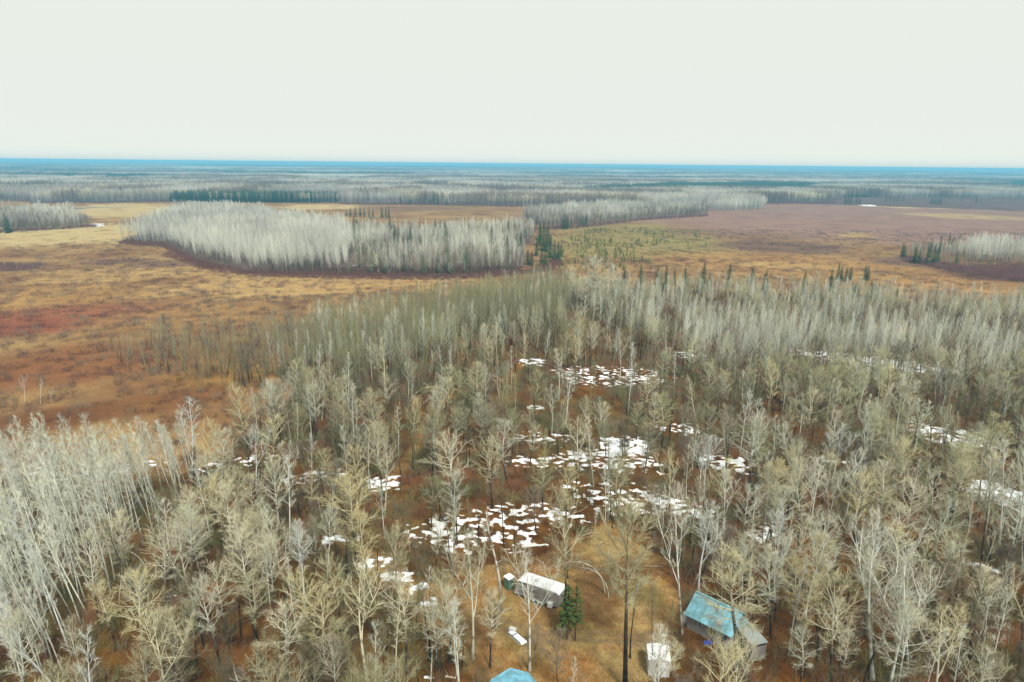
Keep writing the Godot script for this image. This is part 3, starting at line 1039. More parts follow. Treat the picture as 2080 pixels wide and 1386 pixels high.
func hero_trees() -> void:
	# foot (x, y), top (x, y), kind, breadth: the trees that stand out one by one
	for r in [
		[306, 1366, 284, 1168, "fan", 1.25], [395, 1212, 377, 1050, "fan", 1.1], [186, 1412, 140, 1262, "birch", 1.0], [110, 1318, -20, 1130, "slim", 1.3], [118, 1408, -50, 1235, "birch", 0.9],
		[520, 1302, 486, 1055, "round", 0.95], [447, 1366, 418, 1190, "fan", 1.05], [582, 1236, 560, 1062, "fan", 1.0], [557, 1270, 545, 1100, "fan", 0.9], [600, 1278, 590, 1130, "slim", 1.0],
		[692, 1284, 664, 1138, "fan", 1.15], [748, 1400, 738, 1155, "birch", 1.2], [704, 1400, 686, 1272, "fan", 1.1], [532, 1412, 522, 1312, "fan", 1.0], [576, 1118, 556, 940, "fan", 0.95], [588, 1116, 584, 930, "slim", 1.2],
		[686, 1150, 674, 1034, "fan", 1.1], [722, 1158, 716, 968, "fan", 1.5], [768, 1176, 764, 1058, "dark", 1.0], [824, 1372, 812, 1180, "fan", 1.1], [884, 1384, 876, 1236, "fan", 1.0], [897, 1382, 906, 1205, "fan", 0.95],
		[960, 1338, 957, 1092, "birch", 1.1], [996, 1356, 998, 1216, "fan", 1.1], [1015, 1244, 1002, 1040, "snag", 1.1], [1076, 1362, 1068, 1128, "birch", 1.1], [1058, 1360, 1074, 1262, "snag", 0.7], [1141, 1292, 1146, 1016, "fan", 0.85],
		[1153, 1176, 1156, 1050, "dark", 0.6], [926, 1172, 916, 1036, "snag", 1.4], [912, 1140, 912, 1010, "dark", 0.9], [1046, 1124, 1040, 1006, "dark", 0.8], [888, 1174, 880, 1058, "fan", 0.8], [1136, 1402, 1134, 1290, "brown", 1.0],
		[1270, 1402, 1272, 1030, "old", 0.95], [1280, 1338, 1284, 1150, "dark", 0.8], [1362, 1170, 1360, 1078, "snag", 1.0], [1386, 1288, 1372, 1000, "birch", 0.7], [1328, 1366, 1324, 1190, "dark", 0.7], [1346, 1374, 1372, 1228, "dark", 0.6],
		[1497, 1352, 1500, 1126, "round", 1.7], [1446, 1384, 1450, 1282, "fan", 1.0], [1476, 1404, 1468, 1318, "fan", 1.1], [1526, 1420, 1524, 1296, "fan", 1.2], [1364, 1424, 1378, 1318, "fan", 1.0], [1398, 1212, 1442, 1124, "snag", 0.5], [1441, 1144, 1440, 1020, "dark", 0.8], [1391, 1184, 1388, 1096, "dark", 0.7],
		[1566, 1296, 1562, 1114, "round", 0.9], [1662, 1292, 1664, 1104, "fan", 0.9], [1690, 1402, 1694, 1176, "fan", 1.25], [1620, 1408, 1630, 1284, "fan", 1.3], [1712, 1404, 1726, 1292, "fan", 1.0], [1772, 1380, 1788, 1052, "birch", 1.15],
		[1804, 1410, 1832, 1118, "birch", 1.1], [1822, 1366, 1834, 1226, "fan", 1.0], [1870, 1298, 1892, 1156, "birch", 1.0], [1864, 1240, 1880, 1096, "slim", 1.0], [1990, 1186, 2012, 940, "old", 0.7], [2042, 1214, 2062, 950, "fan", 1.0], [2002, 1420, 2012, 1322, "fan", 1.3],
		[1936, 1268, 1942, 1150, "brown", 1.2], [1620, 1120, 1620, 948, "round", 0.8], [1576, 1110, 1584, 996, "slim", 0.9], [760, 934, 755, 800, "round", 0.95], [842, 936, 845, 814, "fan", 0.75], [900, 884, 898, 772, "fan", 0.8], [976, 900, 974, 806, "round", 1.0],
		[925, 1046, 906, 888, "fan", 1.5], [1000, 1034, 992, 898, "fan", 1.2], [783, 812, 770, 688, "slim", 1.2], [757, 786, 752, 690, "slim", 1.1], [813, 1004, 812, 920, "dark", 0.5], [1188, 912, 1187, 812, "round", 0.85], [1146, 910, 1145, 822, "fan", 0.8],
		[1324, 908, 1332, 806, "round", 0.95], [1275, 844, 1283, 698, "slim", 1.0], [1246, 740, 1240, 688, "round", 0.8], [1170, 776, 1170, 690, "fan", 0.8], [1200, 740, 1200, 668, "round", 0.8], [1416, 864, 1398, 766, "slim", 1.1], [1370, 798, 1374, 716, "slim", 1.0],
		[1475, 932, 1470, 824, "slim", 0.9], [1355, 1046, 1356, 918, "birch", 1.1], [1395, 1040, 1398, 908, "slim", 1.0], [1150, 1046, 1158, 952, "fan", 1.2], [1530, 1016, 1532, 858, "fan", 1.3], [1600, 968, 1592, 868, "fan", 1.1], [1514, 1066, 1560, 950, "birch", 0.8],
		[1680, 936, 1698, 838, "fan", 1.0], [1760, 936, 1776, 826, "birch", 1.1], [1815, 1006, 1815, 888, "fan", 0.9], [1790, 1068, 1790, 980, "fan", 1.1], [1645, 868, 1648, 752, "slim", 1.0], [1620, 866, 1614, 770, "slim", 1.0], [1570, 856, 1572, 746, "fan", 0.9],
		[1934, 936, 1928, 828, "birch", 0.9], [1744, 838, 1742, 752, "fan", 1.1], [2010, 850, 2020, 768, "round", 1.0], [1960, 842, 1960, 784, "round", 0.9], [410, 1000, 440, 872, "fan", 1.2], [450, 1010, 455, 880, "fan", 1.2], [390, 968, 382, 812, "slim", 1.7],
		[505, 935, 490, 795, "fan", 1.0], [560, 920, 548, 785, "fan", 0.9], [545, 950, 540, 870, "fan", 1.1], [640, 902, 636, 785, "fan", 1.0], [604, 910, 600, 822, "slim", 1.2], [660, 985, 655, 915, "fan", 1.2], [735, 1020, 715, 915, "fan", 1.3], [435, 1085, 432, 968, "fan", 1.0],
		[640, 1060, 632, 965, "fan", 1.0], [945, 740, 944, 660, "slim", 1.0], [1010, 735, 1008, 655, "slim", 1.0], [990, 745, 985, 662, "fan", 0.8], [1048, 760, 1048, 665, "dark", 1.0], [952, 735, 938, 665, "slim", 1.0], [1700, 1170, 1700, 1030, "dark", 0.8], [2030, 1120, 2040, 900, "slim", 1.0],
		[1355, 735, 1350, 640, "birch", 0.8], [1204, 632, 1206, 530, "round", 1.5], [1168, 628, 1166, 546, "fan", 1.3], [1244, 626, 1246, 544, "round", 1.2], [1226, 640, 1224, 560, "fan", 1.3], [1184, 640, 1186, 566, "fan", 1.2], [1480, 845, 1468, 770, "fan", 0.9], [1230, 1070, 1226, 955, "slim", 1.0], [1345, 1105, 1352, 990, "slim", 0.8], [1420, 1075, 1428, 960, "birch", 0.7], [985, 905, 990, 815, "brown", 1.3],
	]:
		var foot := ground_at(r[0], r[1])
		var hl := tree_height(foot, r[2], r[3])
		add_tree(foot, r[4], hl.x, Vector2(hl.y, rnd(-0.03, 0.03)), true, r[5])
	# bent birches
	for r in [[1228, 1206, 9.5, PI], [1236, 1215, 7.0, PI * 0.85], [828, 842, 13.0, 0.1], [838, 838, 10.5, 0.0], [1012, 800, 11.0, PI * 0.95], [1026, 795, 8.5, PI * 1.05], [260, 1145, 12.0, PI], [300, 1170, 10.0, PI * 1.1], [1160, 1130, 7.0, 0.2], [848, 850, 9.0, 0.3]]:
		add_tree(ground_at(r[0], r[1]), "arch", r[2], Vector2.ZERO, true, 1.0, r[3])


func free_of_things(p: Vector2, room: float) -> bool:
	for r in [[4.0, -78.6, 4.6], [0.0, -81.0, 1.8], [25.3, -72.7, 4.0], [28.0, -70.1, 3.6], [16.7, -65.9, 2.8], [1.2, -57.0, 6.0], [0.9, -71.0, 2.2]]:
		if Vector2(p.x - r[0], p.y - r[1]).length() < r[2] + room:
			return false
	return true


func random_trees() -> void:
	var crowded := {}
	for t in trees:
		crowded[Vector2i(int(floor(t.p.x / 3.0)), int(floor(t.p.z / 3.0)))] = true
	for p in random_point_list(zone["left_stand"], 2.1):
		if rng.randf() < 0.08 or not in_view(p.x, p.y, 14.0):
			continue
		var edge := smoothstep(-128.0, -98.0, p.y)
		add_tree(Vector3(p.x, 0, p.y), "slim", rnd(9.5, 12.5) + 2.8 * edge * rng.randf(), Vector2(-rnd(0.02, 0.26), rnd(-0.06, 0.06)), false, rnd(0.9, 1.35))
	for p in random_point_list(zone["near"], 2.6):
		if not in_view(p.x, p.y, 14.0) or inside(p, zone["left_stand"]) or inside(p, zone["olive"]) or inside(p, zone["right_stand"]) or inside(p, zone["clearing"]):
			continue
		if trail_distance(p) < 0.5 or not free_of_things(p, 0.5) or crowded.has(Vector2i(int(floor(p.x / 3.0)), int(floor(p.y / 3.0)))):
			continue
		var keep := 0.74
		if snow_near(p):
			keep = 0.26
		if inside(p, zone["sparse_one"]):
			keep = 0.30
		elif inside(p, zone["sparse_two"]):
			keep = 0.30
		keep *= clampf(0.85 + 0.9 * wide_noise.get_noise_2d(p.x * 1.5 + 77.0, p.y * 1.5), 0.3, 1.0)
		if rng.randf() > keep:
			continue
		var roll := rng.randf() + 0.25 * wide_noise.get_noise_2d(p.x, p.y + 400.0)
		if p.y < -140.0 and p.x < 45.0:
			roll *= 0.86
			if rng.randf() < 0.45:
				roll = rng.randf() * 0.3 + (0.26 if rng.randf() < 0.5 else 0.60)
		var kind := "fan"
		var h := rnd(7.5, 12.0)
		if roll < 0.16:
			kind = "brown"
			h = rnd(4.0, 8.0)
		elif roll < 0.26:
			kind = "slim"
			h = rnd(8.5, 13.5)
		elif roll < 0.47:
			kind = "dark"
			h = rnd(5.0, 12.0)
		elif roll < 0.53:
			kind = "round"
			h = rnd(8.0, 12.0)
		elif roll < 0.60:
			kind = "birch"
			h = rnd(8.5, 13.0)
		elif roll < 0.64:
			kind = "snag"
			h = rnd(5.0, 11.0)
		elif roll < 0.80:
			kind = "olive"
			h = rnd(5.0, 10.5)
		add_tree(Vector3(p.x, 0, p.y), kind, h, Vector2(rnd(-0.08, 0.08), rnd(-0.07, 0.07)), false, rnd(1.0, 1.4))
	for p in random_point_list(zone["clearing"], 4.6):
		if free_of_things(p, 0.4) and rng.randf() < 0.42 and p.y < -52.0:
			var roll := rng.randf()
			add_tree(Vector3(p.x, 0, p.y), "brown" if roll < 0.4 else ("dark" if roll < 0.6 else ("slim" if roll < 0.8 else "olive")), rnd(2.2, 4.5) if roll < 0.4 else rnd(4.0, 9.0), Vector2(rnd(-0.1, 0.1), rnd(-0.08, 0.08)), false, rnd(0.9, 1.3))
	for p in random_point_list(zone["olive"], 1.9):
		if in_view(p.x, p.y, 10.0) and trail_distance(p) > 0.8 and rng.randf() < clampf(0.95 + 0.9 * wide_noise.get_noise_2d(p.x * 1.6, p.y * 1.6 + 70.0), 0.45, 1.0) * clampf((p.x + 75.0) / 22.0, 0.4, 1.0):
			var h := rnd(9.0, 13.5)
			var roll := rng.randf()
			add_tree(Vector3(p.x, 0, p.y), "olive" if roll < 0.84 else ("slim" if roll < 0.92 else "brown"), h if roll < 0.92 else h * 0.6, Vector2(rnd(-0.07, 0.07), rnd(-0.05, 0.05)), false, rnd(0.85, 1.2))
	for p in random_point_list(zone["olive_edge"], 2.6):
		var nearer := clampf((p.x + 150.0) / 90.0, 0.0, 1.0)
		if rng.randf() < 0.45 + 0.6 * nearer + 0.7 * wide_noise.get_noise_2d(p.x * 1.8, p.y * 1.8):
			add_tree(Vector3(p.x, 0, p.y), "olive" if rng.randf() < 0.65 else "brown", rnd(3.0, 6.5) + 6.0 * nearer * rng.randf(), Vector2(rnd(-0.1, 0.1), rnd(-0.08, 0.08)), false, rnd(0.9, 1.3))
	for p in random_point_list(zone["bog_edge"], 2.5):
		var n := wide_noise.get_noise_2d(p.x * 1.2 + 900.0, p.y)
		var deep := clampf((p.y + 310.0) / 80.0, 0.0, 1.0)
		if rng.randf() > 0.5 + 0.7 * n + 0.3 * deep or trail_distance(p) < 0.6:
			continue
		var roll := rng.randf() + n * 0.5
		if rng.randf() < 0.06:
			roll = 0.95
		add_tree(Vector3(p.x, 0, p.y), "brown" if roll < 0.45 else ("slim" if roll < 0.85 else "fan"), rnd(2.5, 6.0) if roll < 0.45 else rnd(4.5, 9.5) + 3.0 * deep, Vector2(rnd(-0.06, 0.06), rnd(-0.05, 0.05)), false, rnd(1.0, 1.3))
	for p in random_point_list(zone["right_stand"], 2.2):
		var thick := wide_noise.get_noise_2d(p.x * 1.3 - 200.0, p.y * 1.3)
		if trail_distance(p) < 1.0 or rng.randf() > 0.9:
			continue
		if thick > 0.20:
			if rng.randf() < 0.5:
				add_tree(Vector3(p.x, 0, p.y), "brown", rnd(4.0, 8.5), Vector2(rnd(-0.08, 0.08), 0), false, 1.1)
			continue
		var roll := rng.randf()
		add_tree(Vector3(p.x, 0, p.y), "slim" if roll < 0.86 else ("fan" if roll < 0.95 else "birch"), rnd(7.5, 12.5) * (1.0 + 0.35 * thick), Vector2(rnd(-0.04, 0.10), rnd(-0.06, 0.06)), false, rnd(0.85, 1.2))


const TREE_WORDS := {
	"fan": "fan-crowned cream tree", "round": "round-crowned cream tree", "slim": "slender pale tree", "birch": "forked white birch", "brown": "low brown twiggy tree",
	"snag": "nearly branchless dead tree", "dark": "dark-barked bare tree", "old": "big old bare tree", "arch": "bent-over white birch", "olive": "thin olive-grey tree",
}
const TREE_NAMES := {
	"fan": "fan_crowned_tree", "round": "round_crowned_tree", "slim": "slender_aspen", "birch": "white_birch", "brown": "brown_twiggy_tree", "snag": "dead_snag", "dark": "dark_barked_tree", "old": "old_bare_tree", "arch": "bent_birch", "olive": "olive_sapling",
}
const ORDINALS := ["nearest", "second nearest", "third nearest", "fourth nearest", "fifth nearest", "sixth nearest", "seventh nearest", "eighth nearest", "ninth nearest", "tenth nearest", "eleventh nearest", "twelfth nearest", "thirteenth nearest", "fourteenth nearest", "fifteenth nearest"]


func name_by_landmark(list: Array) -> void:
	# each tree is told by its look and the landmark it stands closest to; like ones are counted outwards from it
	var groups := {}
	for t in list:
		var best: Array = []
		for m in landmarks:
			var d := Vector2(m[0]).distance_to(Vector2(t.p.x, t.p.z))
			if best.is_empty() or d < best[0]:
				best = [d, m]
		var o := Vector2(t.p.x, t.p.z) - Vector2(best[1][0])
		var side := "behind"
		if absf(o.x) > absf(o.y):
			side = "right of" if o.x > 0 else "left of"
		elif o.y > 0:
			side = "in front of"
		var note := ""
		if absf(t.lean.x) > 0.14:
			note = "leaning "
		elif t.h > 16.0 and t.kind != "old":
			note = "tall "
		elif t.h < 7.5 and t.kind != "brown":
			note = "short "
		t.tail = "%s%s %s %s" % [note, TREE_WORDS[t.kind], side, best[1][1]]
		t.away = best[0]
		if not groups.has(t.tail):
			groups[t.tail] = []
		groups[t.tail].append(t)
	for key in groups:
		var g: Array = groups[key]
		g.sort_custom(func(a, b): return a.away < b.away)
		for k in g.size():
			g[k].label = key if g.size() == 1 else ("%s, %s" % [key, ORDINALS[k]] if k < ORDINALS.size() else key + ", beyond the others")


func build_near_forest() -> void:
	hero_trees()
	random_trees()
	# the trees that show largest become things of their own, the rest one wood per kind
	for t in trees:
		var foot := seen_from_eye(t.p)
		var top := seen_from_eye(t.p + Vector3(sin(t.lean.x) * t.h, t.h, 0))
		var shown := clampf((foot.y - top.y), 0.0, 400.0)
		var cut := minf(foot.y, 1386.0) - top.y
		var visible_ := foot.x > -40.0 and foot.x < 2120.0 and top.y < 1330.0 and cut > 60.0
		t.rank = (1000.0 if t.hero else 0.0) + (shown if visible_ else -500.0) * (0.6 if t.kind == "slim" else 1.0)
	trees.sort_custom(func(a, b): return a.rank > b.rank)
	var counts := {}
	var chosen := 0
	var rest := {}
	var singles: Array = []
	for t in trees:
		if t.rank > 0.0 and chosen < 288:
			singles.append(t)
			chosen += 1
		else:
			var far: bool = t.p.z < -165.0 and thin.has(t.kind)
			var kind: String = "slim" if (t.kind == "arch" and far) else ("fan" if t.kind in ["round", "old"] and t.p.z < -165.0 else t.kind)
			far = t.p.z < -165.0 and thin.has(kind)
			var key := "%s|%s|%d" % [kind, "far" if far else "near", t.v % (5 if far else 99)]
			if not rest.has(key):
				rest[key] = Scatter.new()
			var tone := (rnd(0.72, 1.10) if t.kind in ["slim", "arch", "olive"] else rnd(0.45, 1.0)) * (0.92 + 0.3 * wide_noise.get_noise_2d(t.p.x * 1.1 + 10.0, t.p.z * 1.1))
			rest[key].add(stand(t.p, t.size, t.turn, t.lean, t.wide), Color(tone, tone * rnd(0.97, 1.03), tone * (rnd(0.9, 1.0) if t.kind == "slim" else rnd(0.74, 0.98))))
	name_by_landmark(singles)
	for t in singles:
		var v: Dictionary = protos[t.kind][t.v]
		var o := thing(TREE_NAMES[t.kind], t.label, "tree", t.p, 0.0, "bare trees of the near forest")
		o.transform = stand(t.p, t.size, t.turn, t.lean, t.wide)
		var m: Material = bark_mats[t.tone]
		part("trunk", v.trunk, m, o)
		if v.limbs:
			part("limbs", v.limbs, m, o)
			part("crown", v.crown, m, o)
	var woods := {}
	for key in rest:
		if rest[key].where.size() < 9:
			continue
		var bits: PackedStringArray = key.split("|")
		var kind := bits[0]
		if not woods.has(kind):
			var w := Node3D.new()
			w.name = numbered(TREE_NAMES[kind] + "_wood")
			add_child(w, true)
			describe(w, "mass of further " + TREE_WORDS[kind].replace("tree", "trees").replace("trunk", "trunks") + " filling the woods", "", "", "stuff")
			woods[kind] = w
		if bits[1] == "far":
			scatter_node("trees", thin[kind][int(bits[2])], bark_mats[0], rest[key], "", woods[kind])
		else:
			var v: Dictionary = protos[kind][int(bits[2])]
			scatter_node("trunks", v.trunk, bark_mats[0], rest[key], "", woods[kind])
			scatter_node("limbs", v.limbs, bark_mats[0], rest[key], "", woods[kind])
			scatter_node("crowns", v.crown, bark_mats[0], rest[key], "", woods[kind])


func nth(n: int) -> String:
	var words := ["first", "second", "third", "fourth", "fifth", "sixth", "seventh", "eighth", "ninth"]
	if n < 10:
		return words[n - 1]
	var ends: Dictionary = {1: "st", 2: "nd", 3: "rd"}
	return "%d%s" % [n, ends.get(n % 10, "th") if n / 10 != 1 else "th"]


func build_spruces() -> void:
	# foot (x, y), top y: dark evergreens that can be told apart
	var rows := [
		[1300, 592, 534, 0], [1268, 582, 540, 0], [1334, 588, 536, 0], [1352, 590, 536, 0], [1342, 584, 545, 0], [1390, 588, 540, 0], [1369, 580, 545, 0], [1428, 586, 530, 0], [1440, 590, 552, 0], [1480, 584, 532, 0], [1420, 596, 556, 0],
		[1553, 600, 544, 0], [1549, 592, 572, 0], [1527, 578, 538, 0], [1518, 582, 562, 0], [1632, 598, 546, 0], [1655, 600, 566, 0], [1686, 592, 546, 0], [1702, 568, 531, 0], [1708, 570, 540, 0], [1718, 572, 543, 0], [1727, 570, 540, 0], [1757, 568, 536, 0], [1762, 570, 538, 0], [1690, 600, 570, 0],
		[1668, 604, 585, 0], [1720, 606, 580, 0], [1729, 608, 572, 0], [1735, 608, 576, 0], [1767, 606, 569, 0], [1776, 608, 574, 0], [1783, 606, 578, 0], [1794, 602, 578, 0], [1822, 600, 583, 0],
		[1146, 466, 430, 1], [1152, 466, 436, 1], [1182, 460, 434, 1], [1190, 460, 432, 1], [1096, 500, 446, 2], [1104, 508, 452, 2], [1110, 512, 456, 2], [1118, 524, 474, 2], [1126, 530, 484, 2], [1134, 530, 490, 2], [1090, 520, 482, 2], [1072, 538, 505, 2], [1080, 540, 508, 2], [1100, 540, 498, 2], [1108, 540, 504, 2], [1140, 522, 490, 2], [1098, 488, 450, 2], [1114, 500, 462, 2],
		[834, 506, 480, 2], [999, 510, 488, 2], [904, 494, 474, 2], [885, 492, 468, 2], [896, 492, 466, 2], [803, 500, 482, 2], [793, 488, 468, 2], [726, 492, 472, 2], [713, 496, 482, 2], [1032, 488, 468, 2], [1030, 524, 498, 2], [1058, 522, 500, 2], [720, 478, 460, 2], [727, 492, 484, 2],
		[712, 440, 420, 3], [722, 440, 418, 3], [732, 440, 417, 3], [740, 441, 420, 3], [750, 443, 422, 3], [758, 443, 424, 3], [776, 442, 417, 3], [784, 442, 419, 3], [790, 444, 417, 3], [704, 438, 424, 3], [628, 434, 424, 3], [640, 436, 425, 3],
		[1832, 524, 490, 4], [1836, 524, 494, 4], [1857, 534, 502, 4], [1866, 536, 504, 4], [1882, 538, 502, 4], [1896, 536, 494, 4], [1904, 532, 502, 4], [1926, 506, 471, 4], [1934, 508, 478, 4], [1947, 504, 473, 4], [1907, 516, 477, 4], [1860, 528, 500, 4], [1888, 524, 492, 4], [1942, 536, 512, 4],
		[14, 474, 428, 5], [18, 472, 436, 5], [362, 432, 420, 5], [371, 434, 424, 5], [577, 428, 418, 5],
		[1716, 414, 391, 6], [1722, 414, 393, 6], [1728, 415, 391, 6], [1740, 413, 395, 6], [1746, 413, 397, 6], [1800, 409, 396, 6], [1808, 409, 398, 6], [1816, 409, 399, 6], [1824, 409, 398, 6], [1834, 409, 398, 6], [1892, 415, 398, 6], [1898, 415, 400, 6], [1904, 415, 401, 6], [1910, 415, 398, 6], [1983, 411, 395, 6], [1954, 408, 398, 6],
		[814, 415, 394, 6], [832, 415, 397, 6], [874, 416, 396, 6], [882, 416, 395, 6], [890, 416, 396, 6], [907, 417, 400, 6],
		[1152, 1300, 1172, 7], [1168, 1302, 1184, 7], [1144, 1298, 1206, 7],
	]
	var where := ["along the near edge of the russet bog", "at the end of the pale grove beyond the bog", "on the wooded island", "at the back of the wooded island", "in the right-hand grove in the bog", "in the pale groves by the tan marsh", "at the edge of the far meadows", ""]
	var counts := {}
	var young: Array = []
	for k in 3:
		young.append(make_spruce(9.0, 1.35, 15, 0.34, Color(0.10, 0.15, 0.04), true))
	rows.sort_custom(func(a, b): return a[0] < b[0])
	for r in rows:
		var foot := ground_at(r[0], r[1])
		var hl := tree_height(foot, r[0], r[2])
		if r[3] == 2 and r[0] < 1065:
			hl.x = maxf(hl.x, rnd(14.5, 17.5))
		var v: Dictionary = young[counts.get(7, 0) % 3] if r[3] == 7 else spruces[rng.randi() % spruces.size()]
		var n: int = counts.get(r[3], 0)
		counts[r[3]] = n + 1
		var label := ""
		var size := "tall" if hl.x > 14.0 else ("short" if hl.x < 8.0 else "mid-sized")
		if r[3] == 7:
			label = ["young green pine touching the trunk by the camper, left one", "young green pine between two others by the camper", "young thin green pine with bare lower trunk, right of the camper"][n % 3]
		else:
			label = "%s green spruce %s, %s from left" % [size, where[r[3]], nth(n + 1)]
		evergreens.append(Vector2(foot.x, foot.z))
		var o := thing("young_pine" if r[3] == 7 else "spruce_tree", label, "pine" if r[3] == 7 else "spruce", foot, 0.0, "young pines by the camper" if r[3] == 7 else "spruces " + where[r[3]])
		o.transform = stand(foot, hl.x / float(v.h), rnd(0, TAU), Vector2(0, 0), (1.0 if r[3] != 7 else 1.0) * (11.0 / maxf(hl.x, 8.0) if r[3] != 7 else 1.0) ** 0.3)
		part("trunk", v.trunk, plant_mat, o)
		part("crown", v.crown, plant_mat, o)


# ---------------------------------------------------------------- woods further off

func add_to(store: Dictionary, key: String, t: Transform3D, c: Color) -> void:
	if not store.has(key):
		store[key] = Scatter.new()
	store[key].add(t, c)


func wood_from(store: Dictionary, prefix: String, called: String, label: String, mesh_of: Dictionary, mat: Material) -> void:
	var w := Node3D.new()
	w.name = numbered(called)
	add_child(w, true)
	describe(w, label, "", "", "stuff")
	for key in store:
		if key.begins_with(prefix):
			var bits: PackedStringArray = key.split("|")
			scatter_node("trees", mesh_of[bits[1]][int(bits[2])], mat, store[key], "", w)


func pale_tint(x := 0.0, z := 0.0) -> Color:
	# stands of one age share a tone
	var n := 0.5 * wide_noise.get_noise_2d(x * 0.9 + 31.0, z * 0.7) + 0.5 * wide_noise.get_noise_2d(x * 0.18, z * 0.12 + 99.0)
	var t := rnd(0.72, 1.06) * clampf(0.84 + 0.8 * n, 0.5, 1.12)
	var w := clampf(0.5 - 1.2 * n, 0.0, 1.0)
	return Color(t, t * lerpf(1.0, 0.93, w), t * lerpf(0.97, 0.96, w))


var evergreens := PackedVector2Array()


func hides_evergreen(p: Vector2) -> bool:
	for e in evergreens:
		var v := p - e
		if absf(v.x) < 9.0 and absf(v.y) < 26.0:
			var axis := e.normalized()
			var along := -v.dot(axis)
			var across := v.x * -axis.y + v.y * axis.x
			if absf(across) < 3.2 and along > -3.5 and along < 20.0:
				return true
	return false


